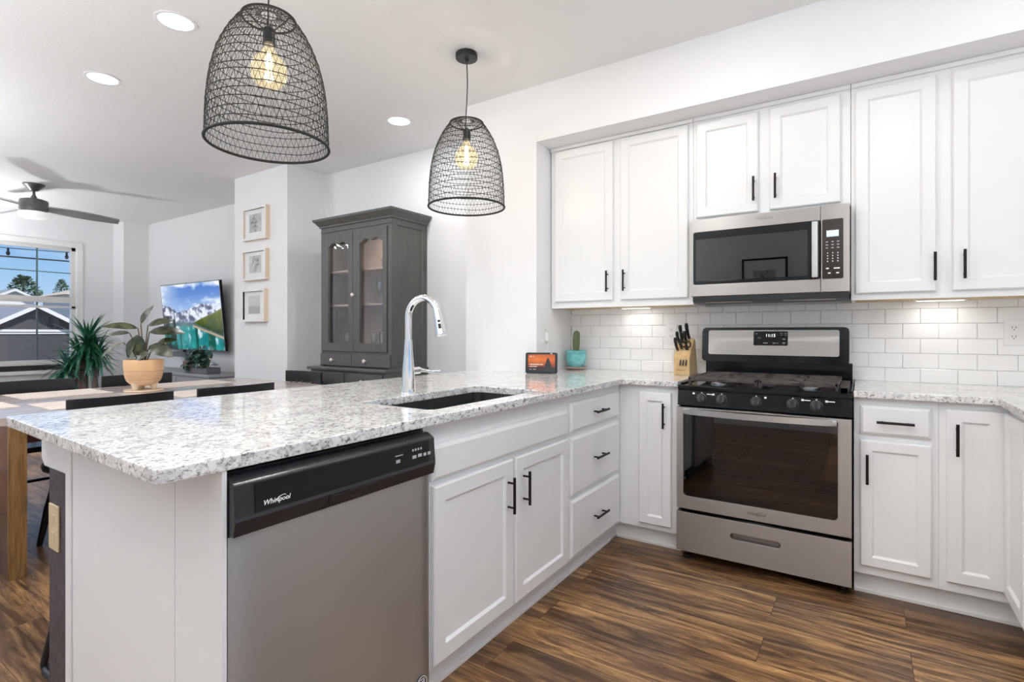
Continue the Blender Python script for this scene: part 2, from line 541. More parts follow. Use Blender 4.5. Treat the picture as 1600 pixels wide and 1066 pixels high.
    def leaf(s, base, d, up, length, width, curl=0.3, n=7, fold=0.15, shape=1.0):
        base, d, up = W(base), W(d).normalized(), W(up)
        side = d.cross(up)
        if side.length < 1e-4:
            side = d.cross(Vector((1, 0, 0)))
        side.normalize()
        up2 = side.cross(d).normalized()
        rows = []
        for i in range(n + 1):
            t = i / n
            wd = width * 0.5 * (math.sin(PI * min(1, t ** shape)) ** 0.75 if 0 < t < 1 else 0.02)
            ang = -curl * t
            p = base + d * (length * t * math.cos(ang * 0.5)) + up2 * (length * t * math.sin(ang * 0.9))
            lift = up2 * (wd * fold)
            rows.append((s.bm.verts.new(p - side * wd + lift), s.bm.verts.new(p), s.bm.verts.new(p + side * wd + lift)))
        for i in range(n):
            a, b = rows[i], rows[i + 1]
            s.bm.faces.new((a[0], a[1], b[1], b[0]))
            s.bm.faces.new((a[1], a[2], b[2], b[1]))
        return s

    def text(s, body, size, O, U, V, N, depth=0.0006, shear=0.0, align='CENTER'):
        cu = bpy.data.curves.new('t', 'FONT')
        cu.body = body
        cu.size = size
        cu.extrude = depth
        cu.shear = shear
        cu.align_x = align
        cu.align_y = 'CENTER'
        cu.resolution_u = 3
        ob = bpy.data.objects.new('t', cu)
        COL.objects.link(ob)
        bpy.context.view_layer.update()
        dg = bpy.context.evaluated_depsgraph_get()
        me = bpy.data.meshes.new_from_object(ob.evaluated_get(dg))
        U, V, N, O = W(U).normalized(), W(V).normalized(), W(N).normalized(), W(O)
        mx = Matrix(((U.x, V.x, N.x, O.x), (U.y, V.y, N.y, O.y), (U.z, V.z, N.z, O.z), (0, 0, 0, 1)))
        me.transform(mx)
        s.bm.from_mesh(me)
        bpy.data.objects.remove(ob)
        bpy.data.curves.remove(cu)
        bpy.data.meshes.remove(me)
        return s

    def build(s, name, m, parent=None, local=False, smooth=35, fix=True):
        if fix:
            bmesh.ops.recalc_face_normals(s.bm, faces=s.bm.faces)
        me = bpy.data.meshes.new(name)
        if parent is not None and not local:
            s.bm.transform(MX[parent.name].inverted())
        s.bm.to_mesh(me)
        s.bm.free()
        me.materials.append(m)
        if smooth:
            for p in me.polygons:
                p.use_smooth = True
            me.set_sharp_from_angle(angle=math.radians(smooth))
        o = bpy.data.objects.new(name, me)
        if smooth and smooth < 55:
            wm = o.modifiers.new('weighted_normals', 'WEIGHTED_NORMAL')
            wm.keep_sharp = True
        COL.objects.link(o)
        if parent is not None:
            o.parent = parent
            MX[o.name] = MX[parent.name]
        else:
            MX[o.name] = Matrix.Identity(4)
        return o

def tag(o, label, cat, group=None):
    o['label'] = label
    o['category'] = cat
    if group:
        o['group'] = group
    return o

def thing(name, label, cat, loc=(0, 0, 0), rz=0.0, group=None):
    o = bpy.data.objects.new(name, None)
    o.empty_display_size = 0.05
    COL.objects.link(o)
    o.location = loc
    o.rotation_euler = (0, 0, rz)
    MX[o.name] = Matrix.Translation(loc) @ Matrix.Rotation(rz, 4, 'Z')
    return tag(o, label, cat, group)

def struct(o):
    o['kind'] = 'structure'
    return o

def copy_tree(o, loc=None, rz=None, label=None, parent=None):
    c = o.copy()
    COL.objects.link(c)
    if parent is not None:
        c.parent = parent
    if loc is not None:
        c.location = loc
    if rz is not None:
        c.rotation_euler = (0, 0, rz)
    if label:
        c['label'] = label
    for ch in list(o.children):
        copy_tree(ch, parent=c)
    return c

X, Y, Z = Vector((1, 0, 0)), Vector((0, 1, 0)), Vector((0, 0, 1))

def lamp(name, kind, loc, energy, parent=None, size=0.1, color=(1, 1, 1), rot=(0, 0, 0)):
    l = bpy.data.lights.new(name, kind)
    l.energy = energy
    l.color = color
    if kind == 'AREA':
        l.shape = 'DISK'
        l.size = size
    else:
        l.shadow_soft_size = size
    o = bpy.data.objects.new(name, l)
    COL.objects.link(o)
    if parent is not None:
        o.parent = parent
        o.location = MX[parent.name].inverted() @ Vector(loc)
    else:
        o.location = loc
    o.rotation_euler = rot
    return o

# ------------------------------------------------------------------ room shell
H = 2.76
YB = 0.633          # kitchen and dining back wall
YS = 0.144          # front of the boxed-in wall and soffit
ZS = 2.3988         # underside of the soffit
XW = -8.05          # window wall
XR = 2.25           # right wall
YR = -4.4           # wall behind the viewer

struct(MB().box(XW - .3, XR + .2, YR - .2, 1.1, -0.1, 0).build('floor', M['floor'], smooth=0))
struct(MB().box(XW - .3, XR + .2, YR - .2, 1.1, H, H + 0.1).build('ceiling', M['ceiling'], smooth=0))
struct(MB().box(-0.648, XR, YB, YB + .15, 0, H).build('wall_kitchen', M['wall'], smooth=0))
struct(MB().box(-3.42, -1.2237, YB + .01, YB + .15, 0, H).build('wall_dining', M['wall'], smooth=0))
struct(MB().box(-1.2237, -0.648, YS, YB + .15, 0, H).build('wall_chase', M['wall'], smooth=0))
struct(MB().box(-0.648, XR, YS, YB, ZS + .001, H).build('ceiling_soffit', M['wall'], smooth=0))
struct(MB().box(-4.33, -3.42, 0.21, 0.95, 0, H).build('wall_pillar', M['wall'], smooth=0))
struct(MB().box(XW, -4.33, 0.785, 0.95, 0, H).build('wall_television', M['wall'], smooth=0))
struct(MB().box(XW, -7.70, 0.465, 0.785, 0, H).build('wall_corner_jog', M['wall'], smooth=0))
def pierced(name, axis, c0, c1, u0, u1, holes):
    """wall slab between c0 and c1 on one axis with window openings (u0, u1, z0, z1)"""
    b = MB()
    def bx(a, c, z0, z1):
        if axis == 'y':
            b.box(a, c, c0, c1, z0, z1)
        else:
            b.box(c0, c1, a, c, z0, z1)
    u = u0
    for a, c, z0, z1 in holes:
        bx(u, a, 0, H)
        if z0 > 0:
            bx(a, c, 0, z0)
        bx(a, c, z1, H)
        u = c
    bx(u, u1, 0, H)
    return struct(b.build(name, M['wall'], smooth=0))
REAR_FILL = [(-7.3, -4.75, .02, 2.45), (-4.45, -1.9, .02, 2.45)]  # unseen glazed openings added to let more daylight in
RIGHT_FILL = [(-4.2, -1.0, .95, 2.5)]  # unseen opening added to brighten the peninsula fronts
pierced('wall_rear', 'y', YR - .15, YR, XW - .15, XR + .15, REAR_FILL)
pierced('wall_right', 'x', XR, XR + .15, YR, YB + .15, RIGHT_FILL)
def fill_glazing(name, axis, c, u0, u1, z0, z1, nbars):
    b = MB()
    def bx(a, q, e0, e1, d=.03):
        if axis == 'y':
            b.box(a, q, c - d, c + d, e0, e1)
        else:
            b.box(c - d, c + d, a, q, e0, e1)
    bx(u0, u0 + .05, z0, z1); bx(u1 - .05, u1, z0, z1); bx(u0 + .05, u1 - .05, z0, z0 + .05); bx(u0 + .05, u1 - .05, z1 - .05, z1)
    for k in range(1, nbars):
        u = u0 + (u1 - u0) * k / nbars
        bx(u - .03, u + .03, z0 + .05, z1 - .05)
    f = struct(b.build(name, M['vinyl'], smooth=0))
    b = MB()
    bx(u0 + .05, u1 - .05, z0 + .05, z1 - .05, .002)
    b.build('window_pane', M['glass'], f, smooth=0)
    p = bpy.data.lights.new('daylight', 'AREA')
    p.shape = 'RECTANGLE'; p.size = u1 - u0; p.size_y = z1 - z0
    p.cycles.is_portal = True
    po = bpy.data.objects.new('daylight', p)
    COL.objects.link(po)
    if axis == 'y':
        po.location = ((u0 + u1) / 2, c - .1, (z0 + z1) / 2); po.rotation_euler = (PI / 2, 0, 0)
    else:
        po.location = (c + .1, (u0 + u1) / 2, (z0 + z1) / 2); po.rotation_euler = (PI / 2, 0, PI / 2)
for i, (a, c, z0, z1) in enumerate(REAR_FILL):
    fill_glazing('window_%d' % (i + 2), 'y', YR - .08, a, c, z0, z1, 2)
for i, (a, c, z0, z1) in enumerate(RIGHT_FILL):
    fill_glazing('window_%d' % (i + 4), 'x', XR + .08, a, c, z0, z1, 2)

# window wall with an opening
WY0, WY1, WZ0, WZ1 = -1.62, 0.03, 0.66, 2.345
b = MB()
b.box(XW - .15, XW, YR, WY0, 0, H)
b.box(XW - .15, XW, WY1, 0.95, 0, H)
b.box(XW - .15, XW, WY0, WY1, 0, WZ0)
b.box(XW - .15, XW, WY0, WY1, WZ1, H)
struct(b.build('wall_window', M['wall'], smooth=0))
# window: casing, frame, sashes, muntins, panes
b = MB()
b.box(XW, XW + .02, WY0 - .07, WY1 + .07, WZ1, WZ1 + .07, .004)
b.box(XW, XW + .02, WY1, WY1 + .07, WZ0 - .05, WZ1, .004)
b.box(XW, XW + .02, WY0 - .07, WY0, WZ0 - .05, WZ1, .004)
win = struct(b.build('window_1', M['trim']))
b = MB()
b.box(XW, XW + .07, WY0 - .09, WY1 + .09, WZ0 - .045, WZ0, .006)
b.box(XW, XW + .018, WY0 - .07, WY1 + .07, WZ0 - .13, WZ0 - .045, .004)
b.build('window_sill', M['trim'], win)
b = MB()
b.box(XW - .12, XW - .04, WY0, WY0 + .045, WZ0 + .07, WZ1)
b.box(XW - .12, XW - .04, WY1 - .045, WY1, WZ0 + .07, WZ1)
b.box(XW - .12, XW - .04, WY0, WY1, WZ1 - .045, WZ1)
b.box(XW - .12, XW - .04, WY0, WY1, WZ0 + .07, WZ0 + .135)
b.box(XW - .11, XW - .05, WY0, WY1, 1.575, 1.655)
b.box(XW - .09, XW - .04, WY0, WY1, 1.50, 1.53)
b.build('window_sash', M['vinyl'], win)
b = MB()
for yy in (-0.375, -0.795, -1.21):
    b.box(XW - .086, XW - .074, yy - .009, yy + .009, WZ0 + .1, WZ1 - .02)
for zz in (1.99, 1.17):
    b.box(XW - .085, XW - .075, WY0 + .03, WY1 - .03, zz - .006, zz + .006)
b.build('window_muntins', mat('muntin_grey', (0.10, 0.16, 0.17), 0.5), win)
MB().box(XW - .12, XW - .02, WY0, WY1, WZ0, WZ0 + .068).build('window_bottom_rail', M['dark_strip'], win)  # dark strip between sash and sill
MB().box(XW - .0815, XW - .0785, WY0 + .02, WY1 - .02, WZ0 + .1, WZ1 - .02).build('window_pane', M['glass'], win, smooth=0)

# baseboards where the room shows them
struct(MB().box(-3.42, -1.2237, YB - .006, YB + .01, 0, .09, .003).build('baseboard_dining', M['trim']))
struct(MB().box(-4.33, -3.42, .196, .21, 0, .09, .003).build('baseboard_pillar', M['trim']))
struct(MB().box(-7.70, -4.33, .771, .785, 0, .09, .003).build('baseboard_television', M['trim']))
struct(MB().box(XW, XW + .014, YR, .465, 0, .09, .003).build('baseboard_window', M['trim']))

# tiled backsplash: a grout bed with one raised tile per place
TW, TH, G = 0.1475, 0.0770, 0.0022
b = MB()
x0t, x1t, z0t, z1t = -0.648, XR, 0.914, 1.331
row = 0
z = 0.9088
while z < z1t:
    off = 1.2042 if row % 2 == 0 else 1.2042 - TW / 2
    off = off - math.ceil((off - x0t) / TW) * TW
    x = off
    while x < x1t:
        a0, a1 = max(x + G / 2, x0t), min(x + TW - G / 2, x1t)
        c0, c1 = max(z + G / 2, z0t), min(z + TH - G / 2, z1t)
        if a1 - a0 > .01 and c1 - c0 > .008:
            b.rings((a0, YB - .003, c0), X, Z, -Y, a1 - a0, c1 - c0, [(0, 0), (0, .0035), (.0022, .0052)], back=False)
        x += TW
    z += TH
    row += 1
b.build('wall_tiles', M['tile'])
struct(bpy.data.objects['wall_tiles'])
struct(MB().box(x0t, x1t, YB - .0035, YB, z0t, z1t).build('wall_grout', M['grout'], smooth=0))
struct(MB().box(.2949, 1.056, YB - .0035, YB, .0, .914).build('wall_behind_range', M['grout'], smooth=0))
b = MB()
z = z0t + 0.0
# tiles also run up behind the microwave's foot
struct(MB().box(.2949, 1.056, YB - .0035, YB, 1.331, 1.36).build('wall_grout_strip', M['grout'], smooth=0))

# ------------------------------------------------------------------ kitchen cabinets
def shaker(O, U, V, N, w, h, fw=.052, t=.019, name='door', parent=None, m=None):
    return MB().rings(O, U, V, N, w, h, [(0, -t + .0005), (0, -.005), (.005, 0), (fw, 0), (fw + .009, -.009)]).build(name, m or M['cab'], parent, smooth=20)

def slab(O, U, V, N, w, h, t=.019, name='drawer', parent=None):
    return MB().rings(O, U, V, N, w, h, [(0, -t + .0005), (0, -.010), (.003, -.006), (.012, 0)]).build(name, M['cab'], parent, smooth=20)

def pull(P, D, N, length, parent, name='handle', stand=.030, r=.0058):
    """bar pull centred at P, along D, standing off along N"""
    P, D, N = W(P), W(D).normalized(), W(N).normalized()
    b = MB()
    c = P + N * stand
    b.tube([c - D * length / 2, c + D * length / 2], r, 12)
    for sg in (-1, 1):
        q = P + D * (sg * length * .34)
        b.tube([q, q + N * (stand - r * .5)], r * .72, 10)
    return b.build(name, M['bronze'], parent)

def carcass_y(x0, x1, y0, y1, z0, z1, parent, toe=True, top=False, under=None):
    """cabinet whose face looks to -y (frame at y0)"""
    b = MB()
    t = .016
    b.box(x0, x0 + t, y0 + .02, y1, z0, z1)
    b.box(x1 - t, x1, y0 + .02, y1, z0, z1)
    b.box(x0 + t, x1 - t, y1 - t, y1, z0, z1)
    b.box(x0 + t, x1 - t, y0 + .02, y1 - t, z0, z0 + t)
    if top:
        b.box(x0 + t, x1 - t, y0 + .02, y1 - t, z1 - t, z1)
    b.box(x0, x1, y0, y0 + .02, z0, z1, .001)
    b.build('carcass', M['cab'], parent, smooth=20)

# --- peninsula, faces look to +x
FX, DX = -.038, -.018
def pen_cab(name, label, y0, y1):
    r = thing(name, label, 'cabinet', (FX, (y0 + y1) / 2, 0), 0, 'white base cabinets')
    b = MB()
    t = .016
    xb = -.62
    b.box(xb, FX - .02, y0, y0 + t, .1, .8835)
    b.box(xb, FX - .02, y1 - t, y1, .1, .8835)
    b.box(xb, xb + t, y0 + t, y1 - t, .1, .8835)
    b.box(xb + t, FX - .02, y0 + t, y1 - t, .1, .1 + t)
    b.box(FX - .02, FX, y0, y1, .1, .8835, .001)
    b.build('carcass', M['cab'], r, smooth=20)
    b = MB()
    b.box(-.10, -.0825, y0, y1, 0, .1)
    b.box(-.0825, -.074, y0, y1, 0, .018, .003)
    b.build('toe_kick', M['trim'], r, smooth=20)
    return r

r = pen_cab('base_cabinet', 'white sink base cabinet with a blank front over two doors beside the dishwasher', -1.568, -.612)
slab((DX, -1.541, .702), Y, Z, X, .924, .113, name='false_front', parent=r)
d = shaker((DX, -1.534, .117), Y, Z, X, .452, .567, parent=r)
pull((DX, -1.122, .556), Z, X, .136, d)
d = shaker((DX, -1.065, .117), Y, Z, X, .442, .567, parent=r)
pull((DX, -1.012, .558), Z, X, .132, d)

r = pen_cab('drawer_cabinet', 'white base cabinet with three stacked drawers in the inner corner', -.612, .0)
for z0, z1, zp in ((.7065, .8420, .776), (.4080, .6800, .548), (.1190, .3865, .252)):
    d = slab((DX, -.5915, z0), Y, Z, X, .578, z1 - z0, parent=r)
    pull((DX, -.298, zp), Y, X, .140, d)

# corner unit beside the range, face looks to -y
FY, DY = .038, .018
r = thing('corner_cabinet', 'white corner base cabinet with one narrow door touching the range', 'cabinet', (.13, FY, 0), 0, 'white base cabinets')
b = MB()
b.box(FX, .296, FY, FY + .02, .1, .8835, .001)
b.box(-.62, .296, .612, .630, .1, .8835)
b.box(.28, .296, FY + .02, .612, .1, .8835)
b.box(-.62, .28, FY + .02, .612, .1, .116)
b.box(FX - .02, FX, .0005, FY, .1, .8835, .001)
b.build('carcass', M['cab'], r, smooth=20)
b = MB()
b.box(-.0825, .296, .082, .10, 0, .1)
b.box(-.10, -.0825, .0005, .10, 0, .1)
b.box(-.0735, .296, .074, .082, 0, .018, .003)
b.build('toe_kick', M['trim'], r, smooth=20)
d = shaker((.0795, DY, .1295), X, Z, -Y, .178, .718, fw=.045, parent=r)
pull((.2225, DY, .727), Z, -Y, .134, d)

# right of the range
r = thing('base_cabinet', 'white base cabinet with a drawer over a door just past the range', 'cabinet', (1.22, FY, 0), 0, 'white base cabinets')
b = MB()
b.box(1.072, 1.369, FY, FY + .02, .1, .8835, .001)
b.box(1.072, 1.088, FY + .02, .630, .1, .8835)
b.box(1.353, 1.369, FY + .02, .630, .1, .8835)
b.box(1.088, 1.353, .614, .630, .1, .8835)
b.box(1.088, 1.353, FY + .02, .614, .1, .116)
b.build('carcass', M['cab'], r, smooth=20)
b = MB()
b.box(1.072, 1.369, .082, .10, 0, .1)
b.box(1.072, 1.369, .074, .082, 0, .018, .003)
b.build('toe_kick', M['trim'], r, smooth=20)
d = slab((1.095, DY, .7225), X, Z, -Y, .250, .129, parent=r)
pull((1.221, DY, .783), X, -Y, .132, d)
d = shaker((1.095, DY, .1405), X, Z, -Y, .250, .5555, fw=.043, parent=r)
pull((1.1215, DY, .573), Z, -Y, .130, d)

r = thing('corner_cabinet', 'white corner base cabinet with two doors meeting at an inside angle', 'cabinet', (1.6, FY, 0), 0, 'white base cabinets')
b = MB()
b.box(1.3695, 1.608, FY, FY + .02, .1, .8835, .001)
b.box(1.588, 1.608, -.85, FY, .1, .8835, .001)
b.box(1.3695, 2.23, .614, .630, .1, .8835)
b.box(2.214, 2.23, -.85, .614, .1, .8835)
b.box(1.608, 2.214, -.85, -.834, .1, .8835)
b.box(1.608, 2.214, -.834, .614, .1, .116)
b.box(1.3695, 1.608, FY + .02, .614, .1, .116)
b.build('carcass', M['cab'], r, smooth=20)
b = MB()
b.box(1.3695, 1.65, .082, .10, 0, .1)
b.box(1.3695, 1.632, .074, .082, 0, .018, .003)
b.box(1.632, 1.65, -.85, .082, 0, .1)
b.build('toe_kick', M['trim'], r, smooth=20)
d = shaker((1.3945, DY, .1425), X, Z, -Y, .181, .7115, fw=.047, parent=r)
pull((1.4257, DY, .734), Z, -Y, .130, d)
d = shaker((1.568, .0165, .1425), -Y, Z, -X, .30, .7115, fw=.047, parent=r)

for k, (ya, yb2, la) in enumerate(((-1.60, -.852, 'white base cabinet next in the run that turns toward the viewer'), (-2.35, -1.602, 'white base cabinet ending the run by the right wall'))):
    r = thing('base_cabinet', la, 'cabinet', (1.588, (ya + yb2) / 2, 0), 0, 'white base cabinets')
    b = MB()
    b.box(1.588, 1.608, ya, yb2, .1, .8835); b.box(1.608, 2.23, ya, ya + .016, .1, .8835); b.box(1.608, 2.23, yb2 - .016, yb2, .1, .8835); b.box(1.608, 2.23, ya + .016, yb2 - .016, .1, .116)
    b.build('carcass', M['cab'], r, smooth=20)
    MB().box(1.632, 1.65, ya, yb2, 0, .1).build('toe_kick', M['trim'], r, smooth=0)
    for q in range(2):
        y2 = yb2 - .012 - q * .364
        d = shaker((1.568, y2, .1425), -Y, Z, -X, .356, .7115, fw=.047, parent=r)
        pull((1.568, y2 - (.32 if q == 0 else .036), .734), Z, -X, .13, d)

# upper cabinets
UF, UD = .3297, .3097
def upper(name, label, x0, x1, z0, doors, hs):
    r = thing(name, label, 'cabinet', ((x0 + x1) / 2, YB, z0), 0, 'white wall cabinets')
    b = MB()
    t = .016
    b.box(x0, x1, UF, UF + .02, z0, ZS, .001)
    b.box(x0, x0 + t, UF + .02, YB - .006, z0, ZS)
    b.box(x1 - t, x1, UF + .02, YB - .006, z0, ZS)
    b.box(x0 + t, x1 - t, YB - .022, YB - .006, z0, ZS)
    b.box(x0 + t, x1 - t, UF + .02, YB - .022, ZS - t, ZS)
    b.build('carcass', M['cab'], r, smooth=20)
    MB().box(x0 + t, x1 - t, UF + .02, YB - .006, z0 + .0008, z0 + .014).build('bottom_panel', M['raw_wood'], r, smooth=0)
    MB().box(x0, x1, UD + .004, UF, ZS - .022, ZS, .003).build('top_trim', M['cab'], r)
    for (a, c, z1, z2), (hx, hz) in zip(doors, hs):
        d = shaker((a, UD, z1), X, Z, -Y, c - a, z2 - z1, parent=r)
        pull((hx, UD, hz), Z, -Y, .130, d)
    return r
upper('wall_cabinet', 'tall white two-door wall cabinet over the cactus and knife block', -.640, .293, 1.331,
      [(-.605, -.195, 1.372, 2.370), (-.146, .266, 1.372, 2.370)], [(-.226, 1.490), (-.116, 1.490)])
upper('wall_cabinet', 'short white two-door wall cabinet mounted above the microwave', .2945, 1.0555, 1.803,
      [(.312, .637, 1.823, 2.362), (.692, 1.013, 1.823, 2.362)], [(.6175, 1.941), (.7225, 1.941)])
upper('wall_cabinet', 'tall white two-door wall cabinet beyond the microwave over the bare counter', 1.0575, 1.92, 1.331,
      [(1.074, 1.388, 1.362, 2.356), (1.446, 1.80, 1.362, 2.356)], [(1.3805, 1.474), (1.4845, 1.477)])

# lights under the wall cabinets
for lx, la in ((-.12, 'white light bar fixed under the cabinet above the cactus'), (1.42, 'white light bar fixed under the cabinet beside the plug socket')):
    r = thing('cabinet_light', la, 'light', (lx, .52, 1.343), 0, 'under cabinet lights')
    MB().box(lx - .10, lx + .10, .50, .54, 1.327, 1.3425, .003).build('body', M['white'], r)
    MB().box(lx - .09, lx + .09, .507, .533, 1.3245, 1.3275).build('lens', M['undercab'], r, smooth=0)
    l = lamp('lamp', 'AREA', (lx, .52, 1.323), 0.38, r, .05, (1, .96, .9))
    l.data.shape = 'RECTANGLE'; l.data.size = .17; l.data.size_y = .025

# ------------------------------------------------------------------ worktops
def worktop(name, label, outer, hole=None, z0=.884, z1=.914):
    bm = bmesh.new()
    def loop(pts):
        vs = [bm.verts.new((p[0], p[1], z1)) for p in pts]
        return [bm.edges.new((vs[i], vs[(i + 1) % len(vs)])) for i in range(len(vs))]
    es = loop(outer)
    if hole:
        es += loop(hole)
    bmesh.ops.triangle_fill(bm, use_beauty=True, use_dissolve=False, edges=es)
    r = bmesh.ops.extrude_face_region(bm, geom=list(bm.faces))
    for v in [g for g in r['geom'] if isinstance(g, bmesh.types.BMVert)]:
        v.co.z = z0
    bmesh.ops.recalc_face_normals(bm, faces=bm.faces)
    bmesh.ops.dissolve_limit(bm, angle_limit=.01, verts=bm.verts, edges=bm.edges)
    ed = [e for e in bm.edges if len(e.link_faces) == 2 and e.calc_face_angle(0) > .6 and abs(e.verts[0].co.z - e.verts[1].co.z) < 1e-6]
    bmesh.ops.bevel(bm, geom=ed, offset=.004, segments=2, profile=.5, affect='EDGES')
    b = MB(); b.bm.free(); b.bm = bm
    o = b.build(name, M['granite'], smooth=30)
    return tag(o, label, 'countertop', 'granite worktops')

def rrect(x0, x1, y0, y1, r, n=5):
    out = []
    for cx, cy, a0 in ((x1 - r, y0 + r, -90), (x1 - r, y1 - r, 0), (x0 + r, y1 - r, 90), (x0 + r, y0 + r, 180)):
        for i in range(n + 1):
            a = math.radians(a0 + 90 * i / n)
            out.append((cx + r * math.cos(a), cy + r * math.sin(a)))
    return out
SX0, SX1, SY0, SY1 = -.445, -.092, -1.468, -.757
inner = [(.0, -.035), (.003, -.02), (.012, -.008), (.03, 0)]
worktop('countertop', 'grey speckled granite worktop of the peninsula with the sink cut into it',
        [(-.012, -2.331), (0, -2.319)] + inner + [(.298, 0), (.298, .6275), (-.6475, .6275), (-.6475, .1435), (-1.105, .1435), (-1.102, -2.278), (-1.09, -2.290)],
        rrect(SX0, SX1, SY0, SY1, .03))
worktop('countertop', 'grey speckled granite worktop past the range under the plug socket',
        [(1.0715, 0), (1.530, 0), (1.544, -.006), (1.550, -.020), (1.550, -2.36), (2.24, -2.36), (2.24, .6275), (1.0715, .6275)])

# sink bowl
b = MB()
zt, zb = .8838, .70
o_ = rrect(SX0 - .02, SX1 + .02, SY0 - .02, SY1 + .02, .03)
i_ = rrect(SX0 - .003, SX1 + .003, SY0 - .003, SY1 + .003, .03)
i2 = rrect(SX0 + .012, SX1 - .012, SY0 + .012, SY1 - .012, .03)
rows = [(o_, zt - .008), (o_, zt), (i_, zt), (i2, zb + .012), (i2, zb)]
vs = [[b.bm.verts.new((p[0], p[1], q)) for p in pts] for pts, q in rows]
for a, c in zip(vs, vs[1:]):
    for i in range(len(a)):
        j = (i + 1) % len(a)
        b.bm.faces.new((a[i], a[j], c[j], c[i]))
b.bm.faces.new(vs[-1])
sk = b.build('sink', M['sink'], smooth=40)
tag(sk, 'black undermount sink bowl set into the granite peninsula', 'sink')
bmesh_dr = MB().lathe([(.0, .002), (.028, .002), (.04, .0005), (.042, .0)], (-.27, -1.11, zb + .001), 24)
bmesh_dr.build('drain', M['bright_steel'], sk)

# faucet
FXc, FYc = -.545, -1.115
r = thing('faucet', 'tall chrome gooseneck faucet with pull-down spray head behind the sink', 'faucet', (FXc, FYc, .914))
MB().lathe([(.031, 0), (.031, .004), (.0295, .012), (.0285, .05), (.026, .095), (.0195, .165), (.0165, .22), (.0165, .225)], (FXc, FYc, .9142), 28).build('body', M['chrome'], r)
pts = [(FXc, FYc, 1.135), (FXc, FYc, 1.18), (FXc, FYc, 1.228)]
R, cz = .084, 1.235
for i in range(1, 23):
    a = PI - (PI * 1.02) * i / 23 if False else PI - math.radians(170) * i / 22
    pts.append((FXc + R + R * math.cos(a), FYc, cz + R * math.sin(a)))
MB().tube(pts, .0148, 16).build('spout', M['chrome'], r)
e = W(pts[-1]); dv = (W(pts[-1]) - W(pts[-2])).normalized()
MB().tube([e - dv * .004, e + dv * .004, e + dv * .03, e + dv * .085, e + dv * .093], [.0158, .0165, .0175, .0232, .0225], 20).build('spray_head', M['chrome'], r)
rt = dv.cross(Y).normalized()
b = MB()
side = (W(cam_o.location) - e); side = (side - dv * side.dot(dv)).normalized()
b.ell(e + dv * .034 + side * .017, .006, .006, .006)
b.tube([e + dv * .047 + side * .0185, e + dv * .066 + side * .0205], .0062, 10)
b.build('spray_buttons', M['black'], r)
b = MB()
b.tube([(FXc, FYc + .018, 1.003), (FXc, FYc + .065, 1.003)], .016, 18)
b.build('valve', M['chrome'], r)
b = MB()
b.tube([(FXc, FYc + .060, 1.006), (FXc + .01, FYc + .085, 1.002), (FXc + .03, FYc + .12, .995), (FXc + .045, FYc + .152, .994)], [.011, .0075, .0062, .007], 12)
b.build('lever', M['chrome'], r)

# ------------------------------------------------------------------ dishwasher
r = thing('dishwasher', 'stainless steel dishwasher with black control panel under the end of the peninsula', 'dishwasher', (-.03, -1.885, 0))
y0, y1 = -2.194, -1.577
MB().box(-.60, -.034, y0, y1, .10, .872).build('tub', M['black'], r, smooth=0)
MB().box(-.60, -.06, y0, y1, .0, .10).build('kick_plate', M['black'], r, smooth=0)
# door: a gently crowned steel sheet
b = MB()
n = 24
prof = []
for i in range(n + 1):
    t = i / n
    yy = y0 + (y1 - y0) * t
    ed = min(t, 1 - t)
    xx = .006 - .010 * max(0, 1 - ed / .05) ** 2 + .0035 * math.sin(PI * t)
    prof.append((yy, xx))
f_ = [(p[0], p[1]) for p in prof] + [(y1, -.033), (y0, -.033)]
b.prism(f_, (0, 0, 0), Y, X, Z, .105, .7425)
b.build('door', M['steel_v'], r, smooth=30)
# control panel, faceted: upper slope, glossy face, handle lip
b = MB()
pr = [(-.033, .868), (-.008, .868), (.012, .858), (.018, .853), (.021, .785), (.024, .778), (.016, .745), (-.033, .745)]
b.prism(pr, (0, 0, 0), X, Z, Y, y0 + .001, y1 - .001, .0015)
cp = b.build('control_panel', M['plastic_dark'], r, smooth=30)
b = MB()
b.obox((.0188, 0, .853), Y, (.003, 0, -.068), (.068, 0, .003), y0 + .045, y1 - .03, .004, .066, .0002, .0016)
b.build('control_face', M['gloss_black'], cp, smooth=0)
# pocket handle
b = MB()
b.obox((.0238, 0, .7775), Y, (-.008, 0, -.033), (.033, 0, -.008), -1.962, -1.800, .002, .022, .0004, .003, .001)
b.build('pocket_handle', M['plastic_dark'], cp)
b = MB()
b.obox((.0238, 0, .7775), Y, (-.008, 0, -.033), (.033, 0, -.008), -1.955, -1.808, .004, .017, .0028, .0034)
b.build('pocket_recess', M['black'], cp)
NP = W((.068, 0, .003)).normalized(); VP = W((-.003, 0, .068)).normalized()
b = MB()
b.text('Whirlpool', .0155, (.0234, -2.100, .803), Y, VP, NP, .0003, .25)
b.tube([(.0236, -2.089 + .011 * math.cos(a), .8055 + .0055 * math.sin(a + .6)) for a in [2 * PI * i / 20 for i in range(14)]], .0006, 4)
b.build('logo', M['print_white'], cp, smooth=0)
bpm = mat('button_print', (0.45, 0.45, 0.47), 0.4)
for yy, zz, ww, hh in ((-1.732, .812, .015, .009), (-1.668, .812, .016, .009), (-1.645, .813, .016, .009), (-1.624, .812, .011, .009), (-1.606, .812, .011, .009)):
    MB().box(.0222, .0232, yy - ww / 2, yy + ww / 2, zz - hh / 2, zz + hh / 2).build('button', bpm, cp, smooth=0)
b = MB()
for i in range(5):
    b.box(.0216, .0226, -1.742 + i * .006, -1.738 + i * .006, .826, .829)
b.build('indicator_print', bpm, cp, smooth=0)
b = MB()
for i in range(4):
    b.box(.0214, .0224, -1.676 + i * .011, -1.670 + i * .011, .829, .835)
b.build('indicator_print', bpm, cp, smooth=0)
b = MB()
